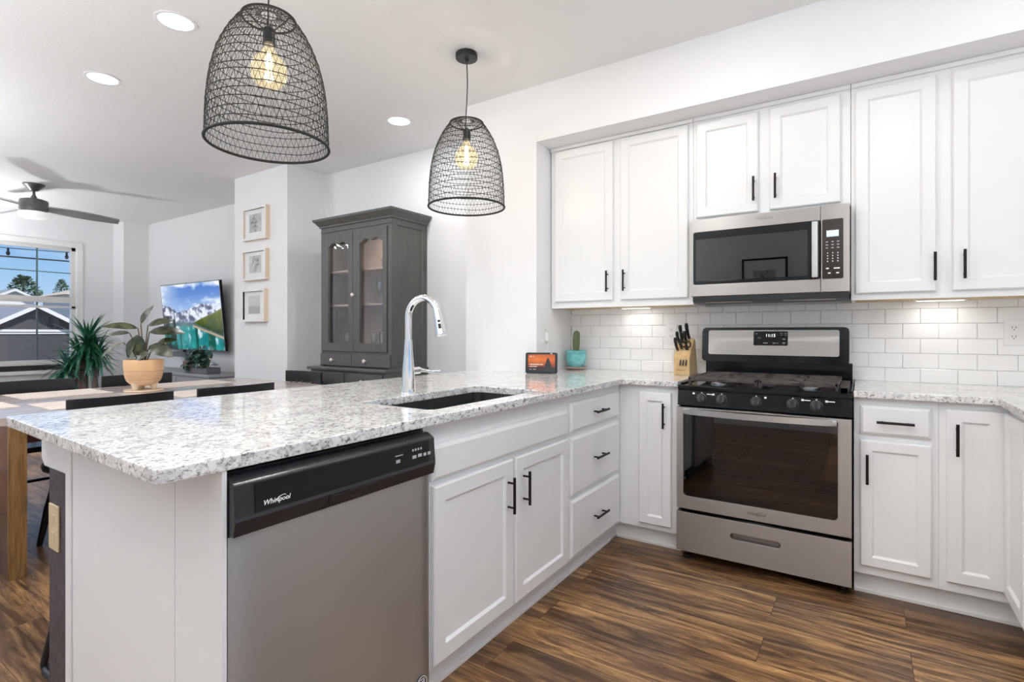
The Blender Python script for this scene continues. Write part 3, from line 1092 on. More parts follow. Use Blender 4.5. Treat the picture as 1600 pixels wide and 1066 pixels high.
for i in range(16):
    b.box(.019, .0198, y0 + .075 + i * .0075, y0 + .0795 + i * .0075, .8445, .8475)
b.build('vent_slots', M['black'], cp, smooth=0)
b = MB().lathe([(.0, .0), (.022, .0), (.022, .0008), (.0, .0008)], (.0095, -1.624, .128), 28, axis='x')
bd = b.build('badge', M['print_dark'], r)
b = MB()
b.lathe([(.0195, .0), (.0195, .0006), (.0212, .0006), (.0212, .0)], (.0103, -1.624, .128), 28, axis='x', close=True)
for i in range(4):
    b.box(.0103, .0108, -1.634 + i * .006, -1.631 + i * .006, .117, .128 + .003 * i)
b.text('AMERICA', .0060, (.0103, -1.624, .1395), Y, Z, X, .0003)
b.build('badge_print', M['print_white'], bd, smooth=0)
for zz in (.735, .60, .42):
    pass

# end of the peninsula
r = thing('end_panel', 'plain white end panel closing the near end of the peninsula', 'panel', (-.44, -2.205, 0))
MB().box(-.858, -.205, -2.207, -2.196, 0, .8838).build('board', M['white'], r, smooth=0)
MB().box(-.204, -.004, -2.206, -2.196, 0, .8838).build('filler_board', M['white'], r, smooth=0)
MB().box(-.860, -.822, -2.213, -2.2072, 0, .8838, .002).build('corner_trim', M['trim'], r)
b = MB()
pr = [(-1.101, .8838), (-1.101, .770), (-1.075, .7475), (-.872, .7475), (-.8605, .757), (-.8605, .8838)]
b.prism(pr, (0, 0, 0), X, Z, Y, -2.203, .143, .002)
tag(b.build('support_beam', M['white']), 'white chamfered beam holding up the overhanging edge of the worktop', 'beam')
b = MB()
b.box(-1.028, -.884, -2.203, .143, 0, .747)
kw = struct(b.build('wall_knee', M['knee'], smooth=0))
struct(MB().box(-.884, -.861, -2.2005, .143, 0, .747).build('trim_knee', M['knee_edge'], smooth=0))
r = thing('outlet_cover', 'beige blank cover plate on the dark end of the low wall', 'outlet', (-.936, -2.2035, .57))
MB().box(-1.014, -.934, -2.2095, -2.2034, .502, .642, .003).build('plate', M['plate_beige'], r)
for zz in (.545, .598):
    MB().box(-.988, -.960, -2.211, -2.209, zz - .014, zz + .014, .002).build('socket', M['plate_beige'], r)

# ------------------------------------------------------------------ range
RX0, RX1 = .3027, 1.0650
r = thing('gas_range', 'stainless steel gas range with black backguard between the base cabinets', 'stove', (.684, .3, 0))
b = MB()
b.box(RX0 + .004, RX0 + .012, .015, .60, .035, .88)
b.box(RX1 - .012, RX1 - .004, .015, .60, .035, .88)
b.box(RX0 + .012, RX1 - .012, .585, .60, .035, .88)
b.box(RX0 + .012, RX1 - .012, .015, .585, .035, .05)
b.box(RX0 + .012, RX1 - .012, .015, .585, .84, .88)
b.build('body', M['black'], r, smooth=0)
for fx in (RX0 + .035, RX1 - .035):
    for fy in (.03, .55):
        MB().lathe([(.020, 0), (.022, .004), (.022, .014), (.010, .016), (.010, .035)], (fx, fy, 0), 16).build('foot', M['black'], r)
# oven cavity
b = MB()
b.box(RX0 + .05, RX1 - .05, .50, .51, .27, .80)
b.box(RX0 + .05, RX0 + .06, .03, .50, .27, .80)
b.box(RX1 - .06, RX1 - .05, .03, .50, .27, .80)
b.box(RX0 + .05, RX1 - .05, .03, .50, .27, .28)
b.box(RX0 + .05, RX1 - .05, .03, .50, .79, .80)
b.build('oven_cavity', M['oven_in'], r, smooth=0)
for zz in (.43, .53):
    b = MB()
    b.tube([(RX0 + .065, .06, zz), (RX1 - .065, .06, zz)], .0035, 6)
    b.tube([(RX0 + .065, .47, zz), (RX1 - .065, .47, zz)], .003, 6)
    for i in range(17):
        xx = RX0 + .07 + i * (RX1 - RX0 - .14) / 16
        b.tube([(xx, .06, zz), (xx, .47, zz)], .0018, 5)
    b.build('oven_rack', M['rack'], r)
# door: steel surround with a rounded window
def ring_plate(outer, inner, y0_, y1_, m, name, parent):
    bm = bmesh.new()
    def loop(pts):
        vs_ = [bm.verts.new((p[0], y0_, p[1])) for p in pts]
        return [bm.edges.new((vs_[i], vs_[(i + 1) % len(vs_)])) for i in range(len(vs_))]
    es = loop(outer) + loop(inner)
    bmesh.ops.triangle_fill(bm, use_beauty=True, use_dissolve=False, edges=es)
    q = bmesh.ops.extrude_face_region(bm, geom=list(bm.faces))
    for v in [g for g in q['geom'] if isinstance(g, bmesh.types.BMVert)]:
        v.co.y = y1_
    bmesh.ops.recalc_face_normals(bm, faces=bm.faces)
    bmesh.ops.dissolve_limit(bm, angle_limit=.01, verts=bm.verts, edges=bm.edges)
    ed = [e_ for e_ in bm.edges if len(e_.link_faces) == 2 and e_.calc_face_angle(0) > .6 and all(abs(v.co.y - y0_) < 1e-6 for v in e_.verts)]
    bmesh.ops.bevel(bm, geom=ed, offset=.0025, segments=2, profile=.5, affect='EDGES')
    b_ = MB(); b_.bm.free(); b_.bm = bm
    return b_.build(name, m, parent, smooth=30)
dr = ring_plate([(RX0, .268), (RX1, .268), (RX1, .788), (RX0, .788)],
                [(p[0], p[1]) for p in rrect(.3360, 1.0130, .3340, .7800, .018)], -.035, .0, M['steel'], 'oven_door', r)
MB().box(.330, 1.019, -.028, -.024, .328, .786).build('door_glass', M['oven_glass'], dr, smooth=0)
b = MB()
b.box(.334, .372, -.0235, -.006, .330, .784)
b.box(.977, 1.015, -.0235, -.006, .330, .784)
b.box(.372, .977, -.0235, -.006, .330, .375)
b.box(.372, .977, -.0235, -.006, .735, .784)
b.build('glass_border', M['gloss_black'], dr, smooth=0)
# bowed handle bar
b = MB()
n = 20
fr, bk = [], []
for i in range(n + 1):
    t = i / n
    xx = .340 + (1.010 - .340) * t
    yy = -.046 - .034 * math.sin(PI * t) ** .8
    fr.append((xx, yy)); bk.append((xx, yy + .012))
b.prism(fr + bk[::-1], (0, 0, 0), X, Y, Z, .7545, .7835, .003)
b.box(.340, .366, -.05, -.03, .757, .781, .003)
b.box(.984, 1.010, -.05, -.03, .757, .781, .003)
b.build('door_handle', M['bright_steel'], dr)
b = MB()
b.text('Whirlpool', .0200, (.680, -.0355, .3010), X, Z, -Y, .0004, .25)
b.tube([(.694 + .015 * math.cos(a), -.0358, .3035 + .0075 * math.sin(a + .6)) for a in [2 * PI * i / 20 for i in range(14)]], .0008, 4)
b.build('logo', M['print_dark'], dr, smooth=0)
# storage drawer with a recessed grip
d = ring_plate([(RX0, .052), (RX1, .052), (RX1, .2525), (RX0, .2525)], rrect(.5640, .7850, .1620, .1900, .0138), -.040, .0, M['steel'], 'drawer', r)
b = MB()
g0 = rrect(.5640, .7850, .1620, .1900, .0138)
g1 = rrect(.572, .777, .168, .184, .0078)
va = [b.bm.verts.new((p[0], -.0385, p[1])) for p in g0]
vc = [b.bm.verts.new((p[0], -.022, p[1])) for p in g1]
for i in range(len(va)):
    j = (i + 1) % len(va)
    b.bm.faces.new((va[i], va[j], vc[j], vc[i]))
b.bm.faces.new(vc)
b.build('drawer_grip', mat('grip_steel', (0.30, 0.29, 0.28), 0.35, 0.9), d, smooth=50)
# control panel and knobs
b = MB()
pr = [(.014, .795), (-.012, .795), (.0, .872), (-.006, .878), (-.006, .893), (.004, .899), (.05, .899), (.05, .795)]
b.prism([(p[0], p[1]) for p in pr], (0, 0, 0), Y, Z, X, RX0 - .002, RX1 + .002, .0015)
cpn = b.build('control_panel', M['gloss_black'], r)
nk = W((0, -.9881, .154)).normalized()
for kx in (.4210, .5175, .6760, .8330, .9290):
    P = W((kx, -.0062, .8350))
    Mx = nk.to_track_quat('Z', 'Y').to_matrix()
    kb = MB().lathe([(.0265, 0), (.0265, .004), (.023, .006), (.0215, .02), (.018, .025), (.0, .0255)], P, 22, Mx=Mx).build('knob', mat('knob_black', (0.045, 0.045, 0.048), 0.35), r)
    b = MB()
    sx = -1 if kx < .6 else 1
    b.box(kx - .003, kx + .003, -.0045, -.0035, .862, .8655)
    b.build('tick_mark', M['print_white'], kb, smooth=0)
    b = MB()
    b.box(kx + sx * .040 - .005, kx + sx * .040 + .005, -.0055, -.0030, .8540, .8630)
    if kx > .8:
        b.box(kx + .046, kx + .072, -.0050, -.0028, .8560, .8600)
    if .5 < kx < .55:
        b.box(kx - .072, kx - .046, -.0050, -.0028, .8560, .8600)
    b.build('burner_symbol', M['print_white'], kb, smooth=0)
    MB().obox(P, Mx @ X, Mx @ Y, nk, -.0055, .0055, -.021, .021, .02, .033, .0025).build('knob_grip', M['plastic_dark'], kb)
# cooktop
b = MB()
b.box(RX0 - .002, RX1 + .002, .05, .56, .885, .899, .003)
b.box(RX0 - .002, RX0 + .012, .05, .56, .899, .907, .003)
b.box(RX1 - .012, RX1 + .002, .05, .56, .899, .907, .003)
b.build('cooktop', M['gloss_black'], r)
for bx, by in ((.475, .16), (.475, .42), (.684, .29), (.893, .16), (.893, .42)):
    bu = MB().lathe([(.046, 0), (.046, .006), (.038, .012), (.0, .012)], (bx, by, .8992), 22).build('burner', M['bright_steel'], r)
    MB().lathe([(.034, .012), (.034, .018), (.0, .019)], (bx, by, .8992), 22).build('burner_cap', M['black'], bu)
def grate(gx0, gx1):
    b = MB()
    z0_, z1_ = .921, .938
    w_ = .017
    gy0, gy1 = .060, .535
    b.box(gx0, gx1, gy0, gy0 + .026, z0_ - .006, z1_, .004)
    b.box(gx0, gx1, gy1 - w_, gy1, z0_, z1_, .003)
    b.box(gx0, gx0 + w_, gy0, gy1, z0_, z1_, .003)
    b.box(gx1 - w_, gx1, gy0, gy1, z0_, z1_, .003)
    cx = (gx0 + gx1) / 2
    for cy in (.175, .415):
        b.box(gx0 + .01, cx - .030, cy - .018, cy + .018, z0_ + .003, z1_, .003)
        b.box(cx + .030, gx1 - .01, cy - .018, cy + .018, z0_ + .003, z1_, .003)
        b.box(cx - .018, cx + .018, cy + .030, cy + .120, z0_ + .003, z1_, .003)
        b.box(cx - .018, cx + .018, cy - .120, cy - .030, z0_ + .003, z1_, .003)
    b.box(gx0, gx1, .285, .305, z0_, z1_, .003)
    for fx in (gx0 + .008, gx1 - .008):
        for fy in (gy0 + .010, gy1 - .008):
            b.box(fx - .007, fx + .007, fy - .007, fy + .007, .8992, z0_, .001)
    b.build('grate', M['iron'], r)
grate(.335, .672)
grate(.676, 1.014)
g = MB()
g.box(1.016, 1.052, .075, .46, .915, .921, .002); g.box(1.016, 1.020, .075, .46, .899, .915); g.box(1.048, 1.052, .075, .46, .899, .915)
g.build('end_rail', M['iron'], r)
# backguard
b = MB()
b.box(RX0 + .004, RX1 - .004, .562, .622, .885, 1.005, .004)
bgl = b.build('backguard_riser', M['gloss_black'], r)
b = MB()
O_ = (.286, .548, .998)
ua = (0, .02, .2); na = (0, -.2, .02)
out = rrect(0, .760, 0, .203, .022)
Un, Vn, Nn = X, W(ua).normalized(), W(na).normalized()
b.prism(out, O_, Un, Vn, Nn, -.055, 0, .004)
bgo = b.build('backguard', M['gloss_black'], r)
b = MB()
b.prism(rrect(.038, .715, .042, .187, .010), O_, Un, Vn, Nn, .0002, .0035, .001)
b.build('backguard_face', M['steel'], bgo)
b = MB()
b.prism(rrect(.290, .468, .098, .180, .006), O_, Un, Vn, Nn, .0036, .0056)
dp = b.build('clock_panel', M['gloss_black'], bgo)
P = W(O_) + Un * .379 + Vn * .155 + Nn * .0058
b = MB().text('11:15', .024, P, Un, Vn, Nn, .0003)
b.build('clock_digits', M['led'], dp, smooth=0)
b = MB()
for u, v, w_, h_ in ((.305, .165, .012, .004), (.322, .142, .016, .003), (.345, .112, .008, .006), (.358, .112, .014, .006), (.398, .112, .014, .006), (.414, .112, .008, .004), (.448, .135, .012, .006), (.448, .112, .012, .008), (.436, .168, .012, .003), (.456, .168, .012, .003), (.436, .158, .012, .003), (.456, .158, .012, .003)):
    b.obox(O_, Un, Vn, Nn, u - w_ / 2, u + w_ / 2, v - h_ / 2, v + h_ / 2, .0056, .0060)
b.build('clock_keys', mat('key_print', (0.35, 0.36, 0.38), 0.4), dp, smooth=0)

# ------------------------------------------------------------------ microwave
r = thing('microwave', 'stainless steel over-the-range microwave hung under the short wall cabinet', 'microwave', (.676, .45, 1.36))
MX0, MX1, MY, MZ0, MZ1 = .2985, 1.0535, .250, 1.372, 1.799
MB().box(MX0, MX1, MY + .03, .625, MZ0 - .004, MZ1 - .002, .002).build('body', M['steel'], r)
xs = .9310
dr = ring_plate([(MX0, MZ0), (xs - .001, MZ0), (xs - .001, MZ1), (MX0, MZ1)], rrect(.3130, .9290, 1.4370, 1.7290, .010), MY, MY + .03, M['steel'], 'door', r)
MB().box(.309, .930, MY + .004, MY + .008, 1.434, 1.732).build('door_glass', M['micro_glass'], dr, smooth=0)
MB().box(.309, .930, MY + .0090, MY + .028, 1.434, 1.732).build('door_core', mat('micro_inner', (0.10, 0.095, 0.09), 0.5), dr, smooth=0)
ib = ring_plate([(p[0], p[1]) for p in rrect(.3132, .8900, 1.4372, 1.7288, .006)], [(p[0], p[1]) for p in rrect(.326, .874, 1.457, 1.690, .004)], MY + .0022, MY + .0038, M['gloss_black'], 'window_border', dr)
MB().obox((.894, MY - .022, 1.444), X, Z, -Y, 0, .027, 0, .278, -.006, .006, .003).build('door_handle', M['bright_steel'], dr)
b = MB()
b.box(.900, .915, MY - .017, MY + .004, 1.455, 1.475); b.box(.900, .915, MY - .017, MY + .004, 1.69, 1.71)
b.build('handle_posts', M['bright_steel'], dr, smooth=0)
b = MB()
b.text('Whirlpool', .0200, (.672, MY - .0006, 1.7700), X, Z, -Y, .0004, .25)
b.tube([(.684 + .015 * math.cos(a), MY - .001, 1.7725 + .0075 * math.sin(a + .6)) for a in [2 * PI * i / 20 for i in range(14)]], .0008, 4)
b.build('logo', mat('logo_grey', (0.25, 0.24, 0.23), 0.4), dr, smooth=0)
ct = MB().box(xs + .001, MX1, MY, MY + .03, MZ0, MZ1, .002).build('control_side', M['steel'], r)
cf = MB().prism(rrect(.9380, 1.0270, 1.4360, 1.7290, .006), (0, MY, 0), X, Z, -Y, .0002, .0025).build('control_face', mat('brown_gloss', (0.028, 0.017, 0.012), 0.1), ct, smooth=20)
MB().box(.9560, 1.0080, MY - .0034, MY - .0026, 1.643, 1.674).build('clock_display', mat('lcd', (0.4, 0.5, 0.5), 0.4, emit=(.62, .75, .77), estr=.55), ct, smooth=0)
MB().text('11:15', .0200, (.982, MY - .0036, 1.6585), X, Z, -Y, .0002).build('clock_digits', mat('lcd_digits', (0.9, 0.95, 1), 0.4, emit=(.95, 1, 1), estr=1.2), ct, smooth=0)
b = MB()
for i in range(3):
    for j in range(3):
        xx = .958 + i * .0235
        b.box(xx - .005, xx + .005, MY - .0032, MY - .0026, 1.617 - j * .0150, 1.619 - j * .0150)
    for j in range(4):
        xx = .961 + i * .0215
        b.box(xx - .002, xx + .002, MY - .0032, MY - .0026, 1.560 - j * .0135, 1.565 - j * .0135)
for xx, zz in ((.960, 1.487), (.993, 1.487), (1.006, 1.487), (.968, 1.464), (1.003, 1.464)):
    b.box(xx - .006, xx + .006, MY - .0032, MY - .0026, zz - .003, zz + .003)
b.build('keypad', M['print_white'], ct, smooth=0)
b = MB()
b.box(MX0 + .008, MX1 - .004, MY + .012, .60, MZ0 - .030, MZ0 - .004, .002)
b.build('vent_base', M['black'], r)
b = MB()
b.box(MX0 + .06, MX0 + .30, MY + .06, .40, MZ0 - .033, MZ0 - .030); b.box(MX1 - .30, MX1 - .06, MY + .06, .40, MZ0 - .033, MZ0 - .030)
b.build('grease_filter', M['rack'], r, smooth=0)

# ------------------------------------------------------------------ sockets on the kitchen walls
def duplex(name, label, O, U, N, w=.073, h=.122):
    r = thing(name, label, 'outlet', O, 0, 'white wall sockets')
    O, U, N = W(O), W(U), W(N)
    MB().obox(O, U, Z, N, -w / 2, w / 2, -h / 2, h / 2, 0.0004, .006, .002).build('plate', M['plate_white'], r)
    for sg in (-1, 1):
        c = O + Z * (sg * .0215)
        f = MB().obox(c, U, Z, N, -.0165, .0165, -.0145, .0145, .006, .0078, .0015).build('socket', M['plate_white'], r)
        b = MB()
        b.obox(c, U, Z, N, -.0075, -.0050, -.001, .007, .0078, .0082)
        b.obox(c, U, Z, N, .0050, .0075, -.001, .007, .0078, .0082)
        b.obox(c, U, Z, N, -.0022, .0022, -.0098, -.0055, .0078, .0082)
        b.build('socket_slots', M['black'], f, smooth=0)
    return r
duplex('wall_socket', 'white double plug socket on the tiles past the range', (1.704, YB - .0085, 1.171), X, -Y)
duplex('wall_socket', 'white double plug socket on tiles half hidden by the knife block', (.078, YB - .0085, 1.167), X, -Y)
duplex('wall_socket', 'white double plug socket on the painted wall above the smart display', (-.648, .246, 1.164), Y, X, .085, .135)
r = thing('charger_plug', 'small white charger plugged in above the smart display', 'charger', (-.6395, .252, 1.130))
MB().box(-.6398, -.6130, .236, .272, 1.112, 1.168, .003).build('body', M['plate_white'], r)
MB().tube([(-.626, .255, 1.1125), (-.624, .252, 1.098), (-.620, .240, 1.07), (-.615, .215, 1.03), (-.610, .19, .97), (-.607, .185, .920), (-.600, .175, .9165)], .0022, 8).build('cable', M['plate_white'], r)

# ------------------------------------------------------------------ things on the worktop
def picture_grid(name, m, O, U, V, w, h, nu, nv, fn, parent, gamma=2.2):
    """flat picture: one quad per dot, colours painted by fn(u, v) in 0..1"""
    U, V, O = W(U).normalized(), W(V).normalized(), W(O)
    inv = MX[parent.name].inverted() if parent is not None else Matrix.Identity(4)
    verts, cols, faces = [], [], []
    for j in range(nv + 1):
        for i in range(nu + 1):
            u, v = i / nu, j / nv
            verts.append(inv @ (O + U * (u * w) + V * (v * h)))
            c = fn(u, v)
            cols += [max(0, c[0]) ** gamma, max(0, c[1]) ** gamma, max(0, c[2]) ** gamma, 1.0]
    for j in range(nv):
        for i in range(nu):
            a = j * (nu + 1) + i
            faces.append((a, a + 1, a + nu + 2, a + nu + 1))
    me = bpy.data.meshes.new(name)
    me.from_pydata([tuple(v) for v in verts], [], faces)
    at = me.color_attributes.new('Col', 'FLOAT_COLOR', 'POINT')
    at.data.foreach_set('color', cols)
    me.materials.append(m)
    o = bpy.data.objects.new(name, me)
    COL.objects.link(o)
    if parent is not None:
        o.parent = parent
        MX[o.name] = MX[parent.name]
    return o

_rt = np.random.RandomState(3).rand(64, 64)
def vn(x, y):
    xi, yi = math.floor(x), math.floor(y)
    fx, fy = x - xi, y - yi
    fx, fy = fx * fx * (3 - 2 * fx), fy * fy * (3 - 2 * fy)
    g = lambda i, j: _rt[int(i) % 64, int(j) % 64]
    return (g(xi, yi) * (1 - fx) + g(xi + 1, yi) * fx) * (1 - fy) + (g(xi, yi + 1) * (1 - fx) + g(xi + 1, yi + 1) * fx) * fy
def fbm(x, y, o=4):
    s_, a_ = 0, .5
    for k in range(o):
        s_ += a_ * vn(x * 2 ** k + 7.3 * k, y * 2 ** k + 3.1 * k)
        a_ *= .5
    return s_
def lerp(a, b_, t):
    t = max(0, min(1, t))
    return tuple(p + (q - p) * t for p, q in zip(a, b_))

# smart display
sd_rz = .46
r = thing('smart_display', 'small black smart display with an orange sunset screen on the worktop corner', 'display', (-.585, .105, .9142), sd_rz)
UD_ = Matrix.Rotation(sd_rz, 3, 'Z') @ X
ND_ = Matrix.Rotation(sd_rz, 3, 'Z') @ W((0, -.985, .17)).normalized()
VD_ = ND_.cross(UD_).normalized()
OD_ = W((-.585, .105, .9142)) - UD_ * .1 + Matrix.Rotation(sd_rz, 3, 'Z') @ W((0, -.045, 0))
b = MB()
b.prism(rrect(0, .2, .002, .132, .010), OD_, UD_, VD_, ND_, -.010, 0, .002)
bz = b.build('bezel', M['black'], r)
b = MB()
cb = OD_ + UD_ * .1
P2 = lambda u, v, n_: cb + UD_ * u + VD_ * v + ND_ * n_
vs_ = [b.bm.verts.new(P2(u, v, -.0105)) for u, v in ((-.07, .015), (.07, .015), (.07, .10), (-.07, .10))]
bkp = Matrix.Rotation(sd_rz, 3, 'Z') @ W((0, 1, 0))
vb_ = [b.bm.verts.new(cb + UD_ * u + bkp * d_ + Z * z_) for u, d_, z_ in ((-.06, .085, .001), (.06, .085, .001), (.045, .06, .06), (-.045, .06, .06))]
b.bm.faces.new(vs_); b.bm.faces.new(vb_[::-1])
for i in range(4):
    b.bm.faces.new((vs_[i], vs_[(i + 1) % 4], vb_[(i + 1) % 4], vb_[i]))
b.build('speaker_body', M['soundbar'], r)
def sunset(u, v):
    c = lerp((.30, .10, .05), (.86, .40, .13), v * 1.5)
    c = lerp(c, (.70, .34, .16), (v - .72) * 3)
    c = lerp(c, (.95, .55, .25), max(0, 1 - math.hypot(u - .35, v - .7) * 2.2) * .5)
    ridge = .20 + .16 * fbm(u * 7, 1.3) + .10 * max(0, 1 - abs(u - .30) * 6)
    spire = .78 * max(0, 1 - abs(u - .74) * 5.2) + .14 * fbm(u * 18, 5)
    if v < ridge * .95:
        c = lerp(c, (.16, .07, .06), .9)
    if v < min(.80, spire):
        c = lerp((.10, .06, .06), (.16, .15, .17), fbm(u * 20, v * 20))
    if .05 < u < .56 and (.38 < v < .43 or (.27 < v < .31 and u < .34)) and vn(u * 60, 2) > .3:
        c = (.95, .88, .82)
    if .06 < u < .22 and .84 < v < .91 and vn(u * 50, 8) > .35:
        c = (.92, .84, .78)
    if .06 < u < .30 and .10 < v < .13 and vn(u * 60, 4) > .3:
        c = (.85, .75, .7)
    return c
picture_grid('screen', M['display_picture'], P2(-.084, .014, .0006), UD_, VD_, .168, .106, 110, 70, sunset, bz)
MB().obox(P2(.062, .1255, .0), UD_, VD_, ND_, -.006, .006, -.002, .002, .0003, .0012).build('camera_shutter', M['print_white'], bz, smooth=0)

# cactus
cx_, cy_ = -.552, .520
sc_ = tag(MB().lathe([(.0, .0), (.052, .0), (.070, .010), (.0745, .020), (.071, .021), (.060, .012), (.0, .010)], (cx_, cy_, .9142), 32).build('plant_saucer', M['clay']),
          'brown clay saucer under the turquoise cactus pot', 'saucer')
r = thing('potted_cactus', 'single column cactus in a turquoise glazed pot near the tiled corner', 'plant', (cx_, cy_, .925))
MB().lathe([(.0, .0), (.036, .0), (.050, .010), (.064, .036), (.0695, .066), (.069, .090), (.0665, .098), (.070, .101), (.0725, .119), (.068, .122), (.065, .12), (.063, .104), (.0, .104)], (cx_, cy_, .9248), 36).build('pot', M['turq'], r)
MB().lathe([(.0, .1045), (.0625, .1045), (.0625, .107), (.0, .108)], (cx_, cy_, .9248), 24).build('soil', M['soil'], r)
b = MB()
nr, ns_ = 18, 40
rowsv = []
for i in range(nr + 1):
    t = i / nr
    rad = .021 * (.82 + .28 * math.sin(PI * min(1, t * 1.15) * .8)) * (1 if t < .86 else math.sqrt(max(.002, 1 - ((t - .86) / .14) ** 2)))
    rw = []
    for k in range(ns_):
        a = 2 * PI * k / ns_
        rr_ = rad * (1 + .14 * math.cos(a * 8))
        rw.append(b.bm.verts.new((cx_ + .004 * t + rr_ * math.cos(a), cy_ + rr_ * math.sin(a), 1.031 + t * .152)))
    rowsv.append(rw)
for a, c in zip(rowsv, rowsv[1:]):
    for k in range(ns_):
        j = (k + 1) % ns_
        b.bm.faces.new((a[k], a[j], c[j], c[k]))
b.bm.faces.new(rowsv[-1])
b.build('cactus', M['cactus'], r, smooth=60)
b = MB()
for k in range(8):
    a = 2 * PI * k / 8
    for i in range(9):
        z_ = 1.04 + i * .0155
        b.ell((cx_ + .0235 * math.cos(a), cy_ + .0235 * math.sin(a), z_), .0017, .0017, .0017, 6, 4)
b.build('spines', mat('spine_pale', (.62, .58, .48), .8), r)

# knife block
kx0, kx1, ky = .152, .247, .420
r = thing('knife_block', 'light wooden knife block full of black handled knives beside the range', 'knife block', ((kx0 + kx1) / 2, ky + .09, .9142))
b = MB()
pr = [(0, 0), (.185, 0), (.130, .205), (.105, .222), (.060, .170), (.0485, .170), (.0, .105)]
b.prism([(ky + p[0], .9143 + p[1]) for p in pr], (0, 0, 0), Y, Z, X, kx0, kx1, .003)
kb = b.build('block', M['block_wood'], r)
MB().text('FARBERWARE', .0085, ((kx0 + kx1) / 2 - .004, ky - .0005, .9143 + .030), X, Z, -Y, .0003).build('stamp', mat('stamp_brown', (.30, .18, .08), .6), kb, smooth=0)
dirk = W((0, -.62, .78)).normalized()
def knife(i, P, L_, rr_, kind, label):
    k = thing(kind, label, 'knife' if kind != 'kitchen_shears' else 'scissors', P, 0, 'knives in the block')
    P = W(P)
    if kind == 'kitchen_shears':
        b = MB()
        for sg in (-1, 1):
            cc = P + dirk * .040 + X * (sg * .0145)
            ring = [cc + X * (.013 * math.cos(a)) + dirk * (.024 * math.sin(a)) for a in [2 * PI * q / 18 for q in range(18)]]
            b.tube(ring, .0048, 8, closed=True)
            b.tube([P + X * (sg * .004) - dirk * .006, P + X * (sg * .006) + dirk * .02], .005, 8)
        b.build('handle', M['black'], k)
        return
    b = MB()
    sv = dirk.cross(X).normalized()
    pp = []
    for t in np.linspace(0, 1, 9):
        pp.append(P + dirk * (L_ * t) + sv * (-.006 * math.sin(PI * t) * 1.0 + (.006 * max(0, t - .8) * 5)))
    rad = [rr_ * q for q in (.85, .95, .9, .95, 1.0, 1.0, 1.02, 1.1, .8)]
    b.tube(pp, rad, 10, flat=.7)
    b.build('handle', M['black'], k)
    MB().tube([P - dirk * .008, P + dirk * .002], rr_ * .9, 10).build('bolster', M['bright_steel'], k)
    b = MB()
    for t in (.25, .5, .75):
        q = P + dirk * (L_ * t)
        b.tube([q - X * (rr_ * .98) + sv * -.004, q + X * (rr_ * .98) + sv * -.004], .0022, 8)
    b.build('rivet', M['bright_steel'], k)
def slot(u, t, off=.004):
    """point on the sloped face: t=0 front edge, 1 top"""
    if t < .55:
        a, c, q = (.0, .105), (.0485, .170), t / .55
    else:
        a, c, q = (.060, .170), (.105, .222), (t - .55) / .45
    return (kx0 + (kx1 - kx0) * u, ky + a[0] + (c[0] - a[0]) * q - off * .6, .9143 + a[1] + (c[1] - a[1]) * q + off)
specs = [(.28, .95, .098, .0105, 'knife', 'large black handled knife at the top back of the wooden block'),
         (.70, .95, .112, .0105, 'knife', 'longest black handled knife standing tallest in the wooden block'),
         (.14, .70, .085, .0095, 'knife', 'black handled knife at the outer edge in the middle of the block'),
         (.62, .70, .090, .0095, 'knife', 'black handled knife in the middle row above the shears'),
         (.38, .72, .080, .0095, 'knife', 'black handled knife in the middle row of the block, next to the outer one'),
         (.16, .36, .090, .0090, 'knife', 'black riveted steak knife low on the outer edge of the block'),
         (.42, .40, .074, .0085, 'knife', 'short black handled paring knife low in the block'),
         (.74, .40, .074, .0085, 'kitchen_shears', 'black kitchen shears with two finger loops in the wooden block')]
for i, (u, t, L_, rr_, kind, la) in enumerate(specs):
    knife(i, slot(u, t), L_, rr_, kind, la)
b = MB()
for u in (.44, .62, .80):
    b.obox((kx0 + (kx1 - kx0) * u, ky - .0004, .9143 + .075), X, W((0, .5, 1)), W((0, -1, .4)), -.004, .004, -.020, .040, .0, .008, .001)
b.build('steak_knife_grips', M['black'], kb)

